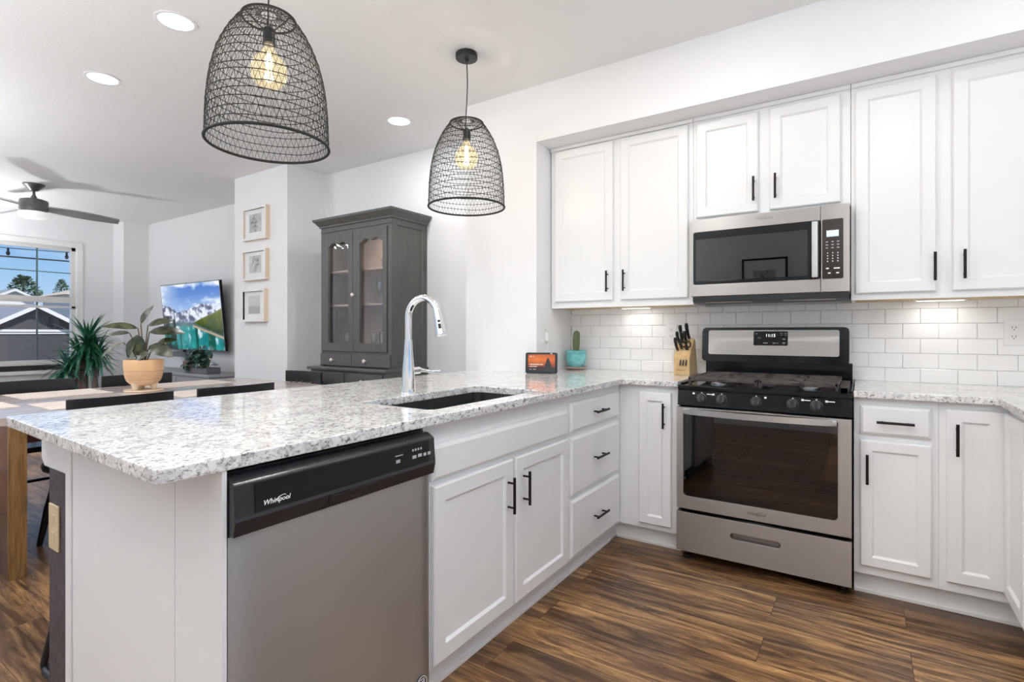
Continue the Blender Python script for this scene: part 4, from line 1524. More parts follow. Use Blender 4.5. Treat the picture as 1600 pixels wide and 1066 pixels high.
# ------------------------------------------------------------------ pendants and ceiling lights
def make_pendant(loc, label):
    r = thing('pendant_lamp', label, 'pendant lamp', loc, 0, 'woven pendant lamps')
    lx, ly, _ = loc
    zb_, zt_ = 1.885, 2.362
    rnd = random.Random(5)
    MB().lathe([(.0, 0), (.060, 0), (.062, -.004), (.062, -.028), (.060, -.031), (.012, -.032), (.010, -.045), (.0, -.046)], (lx, ly, H), 36).build('canopy', M['black'], r)
    pts = [(lx + .006 * math.sin(t * 5), ly, H - .04 - t * (H - .04 - 2.315)) for t in np.linspace(0, 1, 14)]
    MB().tube(pts, .0032, 8).build('cord', M['cord'], r)
    # shade outline radius by height
    def rad(t):       # t 0 bottom, 1 top
        pr_ = [(0, .216), (.12, .2145), (.28, .2115), (.43, .205), (.56, .194), (.68, .178), (.79, .157), (.88, .134), (.95, .112), (1, .094)]
        for (a, ra), (c, rc) in zip(pr_, pr_[1:]):
            if t <= c:
                return ra + (rc - ra) * (t - a) / (c - a)
        return pr_[-1][1]
    nrow = 15
    b = MB()
    levels = [k / nrow for k in range(nrow + 1)]
    nz = 62
    P = lambda t, a, jit=0: Vector((lx + rad(t) * math.cos(a) * (1 + jit), ly + rad(t) * math.sin(a) * (1 + jit), zb_ + t * (zt_ - zb_)))
    wav = [[rnd.uniform(-.007, .007) for _ in range(6)] for _ in levels]
    def lev(k, a):
        if k in (0, nrow):
            return levels[k]
        w_ = wav[k]
        return levels[k] + w_[0] * math.sin(a + w_[3] * 900) + w_[1] * math.sin(2 * a + w_[4] * 900) + w_[2] * .6 * math.sin(5 * a + w_[5] * 900)
    for k in range(1, nrow):
        ring = [P(lev(k, 2 * PI * i / 64), 2 * PI * i / 64, rnd.uniform(-.006, .006)) for i in range(64)]
        b.tube(ring, .0017, 5, closed=True)
    for k in range(nrow):
        for i in range(nz):
            a0 = 2 * PI * (i + (.5 if k % 2 else 0)) / nz + rnd.uniform(-.012, .012)
            a1 = a0 + PI / nz
            a2 = a0 + 2 * PI / nz
            p0, p1 = P(lev(k, a0), a0), P(lev(k + 1, a1), a1)
            b.tube([p0, p1], 0.0008, 4, caps=False)
            b.tube([p1, P(lev(k, a2), a2)], 0.0008, 4, caps=False)
    capr = [(.094, 0), (.062, .010), (.030, .014)]
    for (ra, za), (rb, zb2) in zip(capr, capr[1:]):
        b.tube([(lx + rb * math.cos(2 * PI * i / 32), ly + rb * math.sin(2 * PI * i / 32), zt_ + zb2) for i in range(32)], .0017, 5, closed=True)
        for i in range(30):
            a0, a1, a2 = 2 * PI * i / 30, 2 * PI * (i + .5) / 30, 2 * PI * (i + 1) / 30
            q1 = (lx + rb * math.cos(a1), ly + rb * math.sin(a1), zt_ + zb2)
            for aa in (a0, a2):
                b.tube([(lx + ra * math.cos(aa), ly + ra * math.sin(aa), zt_ + za), q1], .0009, 4, caps=False)
    sh = b.build('lamp_shade', M['twine'], r, smooth=60)
    b = MB()
    b.tube([P(0, 2 * PI * i / 72) for i in range(72)], .0055, 8, closed=True)
    b.build('shade_rim', M['twine'], sh)
    b = MB()
    b.tube([P(1, 2 * PI * i / 48) for i in range(48)], .0042, 8, closed=True)
    for i in range(3):
        a = 2 * PI * i / 3 + .4
        b.tube([P(1, a), (lx + .02 * math.cos(a), ly + .02 * math.sin(a), 2.315)], .0024, 6)
    b.build('shade_holder', M['twine'], sh)
    MB().lathe([(.0, .036), (.010, .036), (.022, .024), (.023, -.030), (.019, -.034), (.0, -.034)], (lx, ly, 2.298), 20).build('socket', M['black'], r)
    b = MB()
    b.lathe([(.014, 0), (.017, -.014), (.034, -.040), (.057, -.068), (.066, -.098), (.062, -.130), (.042, -.156), (.0, -.168)], (lx, ly, 2.267), 28)
    bb = b.build('bulb', M['bulb'], r)
    b = MB()
    for k in range(5):
        a = 2 * PI * k / 5
        b.tube([(lx + .006 * math.cos(a), ly + .006 * math.sin(a), 2.235), (lx + .012 * math.cos(a + .4), ly + .012 * math.sin(a + .4), 2.150)], .0016, 5)
    b.build('filament', M['filament'], bb)
    lamp('lamp', 'POINT', (lx, ly, 2.190), BULB_W, r, .018, (1.0, .89, .74))
    return r
make_pendant((-.778, -.4141, H), 'black woven dome pendant lamp hanging over the worktop by the faucet, farther of the pair')
make_pendant((-.778, -1.620, H), 'black woven dome pendant lamp over the near end of the peninsula, nearer of the pair')

def downlight(x, y, label):
    r = thing('ceiling_light', label, 'ceiling light', (x, y, H), 0, 'recessed ceiling lights')
    MB().lathe([(.078, -.0003), (.095, -.0003), (.096, -.003), (.090, -.005), (.079, -.004)], (x, y, H), 40, close=True).build('trim_ring', M['white'], r)
    MB().lathe([(.0, -.0005), (.0785, -.0005), (.0785, -.0025), (.0, -.0025)], (x, y, H), 40).build('lens', M['lens'], r)
    lamp('lamp', 'AREA', (x, y, H - .006), CAN_W * {.55: .30, 1.75: .30, .07: 1.5, 1.30: 1.9}.get(x, 1.0), r, .10 if x == .07 else .15, (1.0, .985, .96))
downlight(-1.820, -1.480, 'lit round recessed ceiling light beside the nearer pendant')
downlight(-2.858, -1.438, 'lit round recessed ceiling light midway between pendant and ceiling fan')
downlight(-1.800, .063, 'lit round recessed ceiling light over the grey hutch')
for i, (x, y) in enumerate([(.55, -.50), (1.75, -.45), (.07, -1.02), (-.2, -3.0), (1.30, -1.90), (-1.9, -3.2), (-3.6, -3.1), (-5.3, -3.2), (-6.9, -3.2)]):  # cans from behind the peninsula onward are unseen, added for brightness
    downlight(x, y, ['lit round recessed ceiling light in front of the short wall cabinet', 'lit round recessed ceiling light over the worktop corner past the range',
                     'lit round recessed ceiling light over the edge of the peninsula and sink', 'added unseen recessed ceiling light behind the peninsula end', 'added unseen recessed ceiling light over the middle of the kitchen floor',
                     'added unseen recessed ceiling light by the rear wall of the dining room', 'added unseen recessed ceiling light behind the dining table',
                     'added unseen recessed ceiling light by the rear wall of the living room', 'added unseen recessed ceiling light in the rear window corner'][i])

# unseen uplighters added out of view to fill the room with bounced light
for x, y, e_, la in ((1.85, -3.3, FILL_W * 1.0, 'added unseen fill uplighter by the right wall of the kitchen'),
                     (-1.55, -3.55, FILL_W, 'added unseen fill uplighter between kitchen and dining room'),
                     (-4.4, -3.1, FILL_W * 1.25, 'added unseen fill uplighter behind the dining table'),
                     (-7.2, -1.70, FILL_W * .78, 'added unseen fill uplighter by the window wall')):
    r = thing('fill_lamp', la, 'floor lamp', (x, y, 0), 0, 'added fill uplighters')
    MB().lathe([(.0, 0), (.14, 0), (.14, .018), (.02, .03), (.0, .03)], (x, y, 0), 28).build('base', M['black'], r)
    MB().tube([(x, y, .03), (x, y, 1.44)], .011, 12).build('pole', M['black'], r)
    MB().lathe([(.0, 0), (.05, .005), (.13, .05), (.17, .11), (.164, .11), (.12, .055), (.04, .016), (.0, .014)], (x, y, 1.435), 32).build('lamp_shade', M['black'], r)
    lamp('lamp', 'AREA', (x, y, 1.535), e_, r, .30, (.95, .98, 1.0), (PI, 0, 0))

# ------------------------------------------------------------------ hutch
hx0, hx1, hf, hb = -2.930, -2.047, .2246, .636
r = thing('china_hutch', 'tall dark grey china hutch with two wavy glass doors against the dining wall', 'hutch', ((hx0 + hx1) / 2, (hf + hb) / 2, 0))
t = .022
zu0, zu1 = .872, 2.095
b = MB()
b.box(hx0, hx0 + t, hf, hb, zu0, zu1)
b.box(hx0 + t, hx1 - t, hf + .02, hb - .012, zu0, zu0 + t)
b.box(hx0 + t, hx1 - t, hf + .02, hb - .012, zu1 - t, zu1)
b.box(hx0, hx0 + .028, hf - .004, hf + .018, zu0, zu1)
b.box(hx1 - .038, hx1, hf - .004, hf + .018, zu0, zu1)
b.box(hx0 + .028, hx1 - .038, hf - .002, hf + .018, 2.034, zu1)
b.box(hx0 + .028, hx1 - .038, hf, hf + .018, .986, 1.004)
b.box(hx0, hx1, hf - .010, hf + .0, 2.050, 2.066, .003)
b.box(hx1, hx1 + .006, hf - .004, hf + .03, zu0, zu1, .002)
b.build('upper_case', M['hutch'], r, smooth=20)
MB().rings((hx1, hf + .018, zu0), Y, Z, X, hb - hf - .018, zu1 - zu0, [(0, -.022), (0, 0), (.048, 0), (.056, -.010)]).build('side_panel', M['hutch'], r, smooth=20)
MB().box(hx0 + t, hx1 - t, hb - .012, hb - .002, zu0, zu1).build('back_panel', M['hutch_in'], r, smooth=0)
for zz in (1.40, 1.70):
    MB().box(hx0 + t, hx1 - .0225, hf + .06, hb - .013, zz, zz + .016).build('shelf', M['hutch_in'], r, smooth=0)
MB().box(hx0 + t, hx1 - .0225, hf + .03, hb - .013, 1.045, 1.061).build('shelf', M['hutch_in'], r, smooth=0)
lamp('lamp', 'AREA', (-2.42, .42, 2.066), 1.6, r, .22, (1.0, .88, .74))  # lamp added to brighten the inside of the hutch
# cornice, mitred at the corners
b = MB()
pr = [(0, 2.095), (.012, 2.095), (.014, 2.108), (.024, 2.118), (.040, 2.140), (.052, 2.150), (.056, 2.168), (0, 2.168)]
lo = []
for d_, z_ in pr:
    lo.append([b.bm.verts.new((x_, y_, z_)) for x_, y_ in ((hx0 - d_, hb), (hx0 - d_, hf - .004 - d_), (hx1 + d_, hf - .004 - d_), (hx1 + d_, hb))])
for a, c in zip(lo, lo[1:]):
    for k in range(3):
        b.bm.faces.new((a[k], a[k + 1], c[k + 1], c[k]))
b.bm.faces.new([q[0] for q in lo]); b.bm.faces.new([q[3] for q in lo][::-1])
b.bm.faces.new(lo[-2])
b.bm.faces.new(lo[0][::-1])
b.build('cornice', M['hutch'], r, smooth=25)
# doors with a scalloped head to the glass
def hutch_door(dx0, dx1, gx0, gx1, name):
    z0_, z1_ = 1.006, 2.032
    gz0, gz1 = 1.078, 1.950
    out = [(dx0, z0_), (dx1, z0_), (dx1, z1_), (dx0, z1_)]
    inn = [(gx0 + .012, gz0), (gx1 - .012, gz0), (gx1, gz0 + .012), (gx1, gz1 - .03)]
    n_ = 18
    for i in range(n_ + 1):
        tt = i / n_
        inn.append((gx1 - (gx1 - gx0) * tt, gz1 - .03 + .030 * (math.sin(PI * tt) ** 2) * .5 + .022 * (math.cos(4 * PI * tt) * -.5 + .5)))
    inn += [(gx0, gz1 - .032), (gx0, gz0 + .012)]
    q = []
    for p in inn:
        if not q or (abs(p[0] - q[-1][0]) + abs(p[1] - q[-1][1])) > .002:
            q.append(p)
    d = ring_plate(out, q, hf - .012, hf + .012, M['hutch'], name, r)
    MB().box(gx0 - .012, gx1 + .012, hf + .0125, hf + .016, gz0 - .012, gz1 + .014).build('door_glass', M['old_glass'], d, smooth=0)
    return d
dl = hutch_door(-2.898, -2.5015, -2.825, -2.560, 'glass_door')
dr_ = hutch_door(-2.4985, -2.092, -2.415, -2.140, 'glass_door')
def hknob(P, parent):
    MB().lathe([(.0, .034), (.010, .033), (.0165, .026), (.0165, .021), (.008, .014), (.006, .0), (.0, .0)], P, 10, Mx=Matrix.Rotation(PI / 2, 3, 'X')).build('knob', M['knob'], parent)
hknob((-2.483, hf - .012, 1.487), dr_)
for (a, c, kx) in ((-2.925, -2.512, -2.750), (-2.508, -2.052, -2.332)):
    d = MB().rings((a, hf - .018, .882), X, Z, -Y, c - a, .102, [(0, -.014), (0, -.003), (.003, 0)]).build('drawer', M['hutch'], r, smooth=20)
    hknob((kx, hf - .018, .931), d)
# lower case
lx0, lx1, lf = -2.985, -2.035, .155
b = MB()
b.box(lx0 - .03, lx1 + .012, lf - .025, hb, .846, .872, .006)
b.build('ledge', M['hutch'], r)
b = MB()
b.box(lx0, lx1, lf, hb, .06, .846)
for fx in (lx0 + .02, lx1 - .07):
    for fy in (lf + .01, hb - .07):
        b.box(fx, fx + .05, fy, fy + .05, 0, .06)
b.build('lower_case', M['hutch'], r, smooth=20)
for (a, c, kx) in ((lx0 + .03, -2.53, -2.80), (-2.50, lx1 - .03, -2.29)):
    d = MB().rings((a, lf - .016, .700), X, Z, -Y, c - a, .128, [(0, -.0155), (0, -.003), (.003, 0)]).build('drawer', M['hutch'], r, smooth=20)
    hknob((kx, lf - .016, .764), d)
    d = MB().rings((a, lf - .016, .10), X, Z, -Y, c - a, .58, [(0, -.0155), (0, -.003), (.003, 0), (.05, 0), (.058, -.008)]).build('cupboard_door', M['hutch'], r, smooth=20)

# glassware inside the hutch
gm = [[(.0, 0), (.028, 0), (.034, .10), (.032, .10), (.026, .006), (.0, .006)],
      [(.0, 0), (.030, 0), (.032, .003), (.005, .010), (.0045, .075), (.022, .10), (.034, .14), (.030, .19), (.0285, .19), (.031, .14), (.020, .103), (.0, .085)],
      [(.0, 0), (.042, 0), (.050, .03), (.050, .10), (.020, .135), (.018, .165), (.023, .172), (.020, .172), (.015, .165), (.016, .135), (.045, .10), (.045, .03), (.0, .006)]]
gl = [(-2.375, .34, 1.0612, 0, 'clear tumbler on the bottom shelf behind the hinge side of the hutch glass'),
      (-2.315, .40, 1.0612, 2, 'clear round decanter on the bottom shelf of the hutch'),
      (-2.255, .33, 1.0612, 0, 'clear tumbler in front of the decanter in the hutch'),
      (-2.200, .38, 1.0612, 1, 'clear stemmed glass on the bottom shelf near the hutch side'),
      (-2.36, .46, 1.0612, 1, 'clear stemmed glass at the back of the hutch bottom shelf'),
      (-2.34, .38, 1.4162, 1, 'clear stemmed glass on the middle hutch shelf, beside the door knob'),
      (-2.25, .40, 1.4162, 1, 'clear stemmed glass in the centre of the middle hutch shelf'),
      (-2.17, .37, 1.4162, 1, 'clear stemmed glass at the end of the middle hutch shelf'),
      (-2.20, .40, 1.7162, 2, 'clear decanter on the top shelf of the hutch'),
      (-2.33, .42, 1.7162, 0, 'clear tumbler on the top shelf of the hutch'),
      (-2.74, .36, 1.0612, 0, 'clear tumbler behind the other hutch door, bottom shelf outer side'),
      (-2.65, .36, 1.0612, 0, 'clear tumbler behind the other hutch door, bottom shelf middle'),
      (-2.68, .40, 1.4162, 2, 'clear decanter behind the other hutch door on the middle shelf')]
gnames = ['drinking_glass', 'wine_glass', 'decanter']
first = {}
for x, y, z_, k, la in gl:
    if k not in first:
        o = MB().lathe(gm[k], (0, 0, 0), 20).build(gnames[k], M['drink_glass'], smooth=40)
        first[k] = o
    else:
        o = first[k].copy()
        COL.objects.link(o)
    o.location = (x, y, z_)
    tag(o, la, 'glass' if k < 2 else 'decanter', 'glassware in the hutch')

# ------------------------------------------------------------------ picture frames on the pillar
def botanical(seed, kind):
    def fn(u, v):
        g = .62 + .20 * fbm(u * 3 + seed, v * 3)
        if kind < 2:
            d_ = abs(u - .5 - .05 * math.sin(v * 4 + seed))
            spread = .38 * (1 - abs(v - .55) * 1.5)
            leaf_ = fbm(u * 9 + seed, v * 9 + seed) > .47
            if d_ < max(0, spread) and leaf_:
                g -= .20
            if d_ < .02 and v < .6:
                g -= .15
        else:
            g = .80 - .10 * (v < .42) - .06 * fbm(u * 5, v * 14)
            if .42 < v < .46:
                g -= .06 * fbm(u * 9, 3)
        return (g, g, g * 1.01)
    return fn
def picture(label, x0, x1, z0, z1, fn, ysurf=.2095, dp=.045, N=-1):
    yf = ysurf + N * dp
    r = thing('picture_frame', label, 'picture', ((x0 + x1) / 2, ysurf, (z0 + z1) / 2), 0, 'framed prints')
    w_, h_ = x1 - x0, z1 - z0
    U_ = X if N < 0 else -X
    O = (x0 if N < 0 else x1, yf, z0)
    Nn_ = Y * N
    fwid = .022
    # front face ring
    MB().rings(O, U_, Z, Nn_, w_, h_, [(0, -.004), (0, 0), (fwid, 0), (fwid, -.02)], fill=False, back=False).build('frame_front', M['frame_white'], r, smooth=20)
    b = MB()
    ya, yb_ = sorted((yf - N * .004, ysurf))
    b.box(x0, x0 + fwid, ya, yb_, z0, z1); b.box(x1 - fwid, x1, ya, yb_, z0, z1)
    b.box(x0 + fwid, x1 - fwid, ya, yb_, z0, z0 + fwid); b.box(x0 + fwid, x1 - fwid, ya, yb_, z1 - fwid, z1)
    b.build('frame_side', M['frame_wood'], r, smooth=0)
    ym = yf - N * .020
    a, c = sorted((ym, ym - N * .003))
    MB().box(x0 + fwid, x1 - fwid, a, c, z0 + fwid, z1 - fwid).build('mat_board', M['mat_board'], r, smooth=0)
    iw, ih = w_ * .52, h_ * .56
    picture_grid('print', M['art_print'], W((x0 + w_ / 2, ym + N * .0008, z0 + h_ * .24)) - U_ * (iw / 2), U_, Z, iw, ih, 40, 40, fn, r)
    return r
picture('pale wood framed grey plant print at the top of the three on the pillar', -4.110, -3.705, 2.085, 2.410, botanical(1.3, 0))
picture('pale wood framed grey plant print in the middle of the three on the pillar', -4.116, -3.712, 1.687, 1.990, botanical(4.7, 1))
picture('white framed faint landscape print at the bottom of the three on the pillar', -4.124, -3.732, 1.275, 1.598, botanical(8.1, 2))

# dark framed prints on the wall behind the viewer (they show in the microwave door)
def dark_picture(label, x0, x1, z0, z1, fn):
    r = thing('picture_frame', label, 'picture', ((x0 + x1) / 2, YR, (z0 + z1) / 2), 0, 'framed prints')
    MB().rings((x1, YR + .03, z0), -X, Z, Y, x1 - x0, z1 - z0, [(0, -.029), (0, 0), (.025, 0), (.025, -.012)], fill=False, back=False).build('frame_front', M['black'], r, smooth=20)
    MB().box(x0 + .024, x1 - .024, YR + .004, YR + .017, z0 + .024, z1 - .024).build('mat_board', M['mat_board'], r, smooth=0)
    w_, h_ = x1 - x0, z1 - z0
    picture_grid('print', M['art_print'], (x1 - w_ * .25, YR + .0178, z0 + h_ * .22), -X, Z, w_ * .5, h_ * .56, 40, 40, fn, r)
def oliveprint(u, v):
    g = fbm(u * 9, v * 9)
    return lerp((.30, .30, .20), (.62, .60, .44), g)
dark_picture('black framed olive print on the rear wall', .55, 1.05, 1.50, 2.05, oliveprint)
dark_picture('black framed grey print on the rear wall', -.25, .30, 1.42, 2.15, botanical(2.2, 0))

# ------------------------------------------------------------------ television
tvx0, tvx1 = -6.93, -5.40
tvz0, tvz1 = .938, 1.806
TVV = W((0, -.080, .868)).normalized()
TVN = W((0, -.868, -.080)).normalized()
tvO = W((tvx0, .690, tvz0))
r = thing('television', 'wall mounted flat television tilted down and showing a turquoise mountain lake', 'television', (-6.17, .70, 1.37))
tw, th = tvx1 - tvx0, .872
MB().obox(tvO, X, TVV, TVN, 0, tw, 0, th, -.030, 0, .004).build('cabinet', M['gloss_black'], r)
MB().rings(tvO, X, TVV, TVN, tw, th, [(0, -.006), (0, .002), (.008, .002), (.008, .0003)], fill=False, back=False).build('bezel', mat('tv_bezel', (.5, .5, .5), .25, .9), r, smooth=20)
def lake(u, v):
    # sky, peaks, forest slope on the right, lake with reflections
    sky = lerp((.62, .74, .90), (.22, .42, .76), (v - .55) * 2.4)
    cl = fbm(u * 4 + 2, v * 6)
    sky = lerp(sky, (.95, .96, .98), (cl - .50) * 5)
    if u < .35:
        sky = lerp(sky, (.95, .96, .98), (.35 - u) * 2.0 * max(0, v - .55) * 3)
    pk = .56 + .16 * fbm(u * 7, .7, 5) + .05 * math.sin(u * 9 + 1)
    c = sky
    if v < pk:
        s_ = fbm(u * 16 + v * 6, v * 15 - u * 4, 5)
        c = lerp((.30, .32, .44), (.90, .92, .97), (s_ - .34) * 4.2)
        c = lerp(c, (.78, .82, .90), max(0, .50 - v) * 3)
    tl = .40 + .02 * fbm(u * 20, 2)
    if v < tl:
        c = lerp((.25, .36, .40), (.45, .55, .55), fbm(u * 12, v * 20))
    slope = .40 + (u - .54) * .42 + .02 * fbm(u * 22, 4)
    if u > .52 and v < slope and v > .40 - (u - .54) * .42:
        tt = fbm(u * 26, v * 12)
        c = lerp((.16, .24, .10), (.50, .52, .18), (v - .25) * 2.6 + (tt - .5) * .6)
    shore = .36 - max(0, u - .52) * .38
    wl = shore if u > .52 else .36
    if v < wl:
        rr = fbm(u * 10, v * 5 + 2, 4)
        c = lerp((.06, .38, .42), (.22, .62, .62), rr * 1.3)
        c = lerp(c, (.80, .88, .92), (fbm(u * 18, v * 9 + 9) - .56) * 7 * (1 if u > .2 else .2))
        if fbm(u * 14, 11) > .58:
            c = lerp(c, (.08, .22, .16), .6)
    if u > .52 and abs(v - shore) < .016:
        c = (.72, .64, .54)
    if u < .22 and v < .52:
        tr = fbm(u * 22, v * 10 + 4)
        c = lerp(c, (.12, .15, .13), (tr - .32) * 4)
    return c
picture_grid('screen', M['tv_picture'], tvO + X * .009 + TVV * .009 + TVN * .0008, X, TVV, tw - .018, th - .018, 190, 110, lake, r)
b = MB()
b.box(-6.35, -5.95, .745, .784, 1.2, 1.6); b.box(-6.22, -6.08, .70, .746, 1.33, 1.45)
b.build('wall_bracket', M['black'], r, smooth=0)
r = thing('soundbar', 'short grey speaker bar hung under the television', 'speaker', (-6.45, .70, .88))
MB().box(-6.70, -6.05, .640, .760, .845, .908, .008).build('body', M['soundbar'], r)
b = MB()
for xx in (-6.60, -6.15):
    b.box(xx - .02, xx + .02, .7605, .784, .87, .99)
b.build('mount_bracket', M['black'], r, smooth=0)

r = thing('console_table', 'low grey media console against the wall under the television', 'console', (-6.3, .57, 0))
MB().box(-7.45, -5.15, .36, .77, .645, .680, .004).build('top', M['console'], r)
b = MB()
b.box(-7.42, -5.18, .38, .765, .12, .645)
for fx in (-7.40, -5.26):
    for fy in (.40, .70):
        b.box(fx, fx + .05, fy, fy + .05, 0, .12)
b.build('body', M['console'], r, smooth=0)
for i in range(3):
    a = -7.40 + i * .74
    MB().rings((a, .378, .15), X, Z, -Y, .72, .47, [(0, -.0), (0, .012), (.003, .015)]).build('door', M['console'], r, smooth=20)
r = thing('storage_box', 'small dark grey box standing on the console end', 'box', (-5.45, .42, .68))
MB().box(-5.72, -5.19, .366, .52, .6805, .755, .006).build('body', mat('slate_box', (.10, .10, .11), .55), r)
MB().box(-5.70, -5.21, .3645, .366, .69, .745, .0005).build('front_panel', M['soundbar'], r, smooth=0)
# trailing plant on the box
r = thing('trailing_plant', 'dark green trailing plant in a small pot on the console end', 'plant', (-5.42, .47, .755))
MB().lathe([(.0, 0), (.05, 0), (.065, .09), (.060, .09), (.0, .08)], (-5.42, .45, .7555), 20).build('pot', M['clay'], r)
rn = random.Random(11)
b = MB(); bs = MB()
for i in range(26):
    a = rn.uniform(0, 2 * PI)
    rr_ = rn.uniform(.03, .24)
    top = W((-5.42 + math.cos(a) * rr_, .44 + math.sin(a) * rr_ * .3, .86 + rn.uniform(-.02, .16) - rr_ * .3))
    end = top + W((math.cos(a) * .06, math.sin(a) * .03 - .03, -rn.uniform(.0, .10)))
    if end.z < .78:
        end.y = .345
        top.y = min(top.y, .40)
        top.z = max(top.z, .80)
    bs.tube([(-5.42, .45, .84), top, end], .003, 5)
    for q in range(5):
        p = top.lerp(end, q / 4) + W((rn.uniform(-.05, .05), rn.uniform(-.03, .0), rn.uniform(-.02, .04)))
        b.leaf(p, (rn.uniform(-1, 1), rn.uniform(-1, .3), rn.uniform(-.6, .2)), (0, -.3, 1), rn.uniform(.05, .085), rn.uniform(.04, .06), .5, 5)
b.build('foliage', M['leaf_trail'], r, smooth=60); bs.build('vines', M['stem'], r)
r = thing('small_cactus', 'little spiky plant in a round brown pot beside the trailing plant', 'plant', (-5.86, .50, .68))
MB().lathe([(.0, 0), (.05, 0), (.085, .06), (.080, .13), (.060, .15), (.054, .14), (.0, .12)], (-5.86, .50, .6805), 20).build('pot', mat('brown_pot', (.20, .11, .08), .5), r)
b = MB()
for i in range(14):
    a = 2 * PI * i / 14
    b.leaf((-5.86, .50, .81), (math.cos(a), math.sin(a), 1.1 + (i % 3) * .5), (0, 0, 1), .17, .02, .3, 5)
b.build('foliage', M['leaf_trail'], r, smooth=60)

# ------------------------------------------------------------------ ceiling fan
fxc, fyc = -6.316, -.875
r = thing('ceiling_fan', 'dark grey three-blade ceiling fan with a light in the living room', 'fan', (fxc, fyc, H))
MB().lathe([(.0, 0), (.092, 0), (.092, -.012), (.060, -.045), (.030, -.072), (.0, -.074)], (fxc, fyc, H - .0005), 32).build('canopy', M['fan_grey'], r)
MB().lathe([(.012, -.07), (.012, -.11), (.030, -.150), (.030, -.165), (.0, -.165)], (fxc, fyc, H), 20).build('rod', M['fan_grey'], r)
MB().lathe([(.0, -.160), (.085, -.163), (.118, -.175), (.122, -.19), (.122, -.275), (.105, -.30), (.0, -.30)], (fxc, fyc, H), 36).build('motor_housing', M['fan_grey'], r)
MB().lathe([(.0, -.300), (.128, -.302), (.130, -.322), (.126, -.350), (.100, -.364), (.0, -.368)], (fxc, fyc, H), 36).build('light_lens', M['frost'], r)
for az in (78, 198, 318):
    a = math.radians(az)
    d_ = W((math.cos(a), math.sin(a), 0)); s_ = W((-math.sin(a), math.cos(a), 0))
    b = MB()
    prv = None
    for i in range(11):
        t_ = i / 10
        q = W((fxc, fyc, H - .255)) + d_ * (.10 + .64 * t_) + Z * (-.045 * t_)
        wd = (.050 + .030 * math.sin(PI * min(1, t_ * 1.2) * .7)) * (1 - .35 * t_ ** 3)
        tl_ = s_ * math.cos(.35) + Z * math.sin(.35) * (-1)
        cur = [b.bm.verts.new(q - tl_ * wd), b.bm.verts.new(q + tl_ * wd), b.bm.verts.new(q + tl_ * wd + Z * .010), b.bm.verts.new(q - tl_ * wd + Z * .010)]
        if prv:
            for k in range(4):
                b.bm.faces.new((prv[k], prv[(k + 1) % 4], cur[(k + 1) % 4], cur[k]))
        else:
            b.bm.faces.new(cur[::-1])
        prv = cur
    b.bm.faces.new(prv)
    b.build('blade', M['fan_blade'], r, smooth=25)

# ------------------------------------------------------------------ dining table
tx0, tx1, ty0, ty1 = -3.62, -2.33, -2.03, -.14
r = thing('dining_table', 'long pale wood dining table with oak slab legs behind the peninsula', 'table', ((tx0 + tx1) / 2, (ty0 + ty1) / 2, 0))
b = MB()
n_ = 9
for i in range(n_):
    a = tx0 + (tx1 - tx0) * i / n_
    b.box(a + .0006, a + (tx1 - tx0) / n_ - .0006, ty0, ty1, .722, .76, .0015)
b.build('tabletop', M['table_top'], r, smooth=20)
for yy in (-1.985, -.61):
    lg = MB().box(tx0 + .12, -2.255, yy - .03, yy + .03, .0, .722, .003).build('leg', M['table_panel'], r)
    MB().box(-2.2548, -2.242, yy - .034, yy + .034, .0, .722, .002).build('edge_board', M['table_leg'], lg)
MB().box(tx0 + .2, tx1 - .16, -1.95, -.645, .60, .715).build('apron', M['table_panel'], r, smooth=0)
def placemat(x0, x1, y0, y1, label):
    tag(MB().box(x0, x1, y0, y1, .7602, .7632, .001).build('placemat', M['placemat']), label, 'placemat', 'striped placemats')
placemat(-3.58, -3.16, -1.74, -1.27, 'striped woven placemat in front of the far dining chair by the yucca')
placemat(-2.86, -2.47, -1.80, -1.33, 'striped woven placemat in front of the chair beside the wooden table end')
placemat(-3.10, -2.76, -1.99, -1.845, 'striped woven placemat at the near head of the table')
placemat(-3.58, -3.16, -1.00, -.42, 'striped woven placemat beyond the peach plant pot')
placemat(-2.86, -2.47, -1.15, -.62, 'striped woven placemat in front of the near chair by the faucet end')
tag(MB().lathe([(.0, 0), (.115, 0), (.118, .004), (.114, .012), (.0, .012)], (-3.10, -1.115, .7602), 28).build('wood_slice', M['coaster']), 'round wooden board under the peach plant pot', 'board')

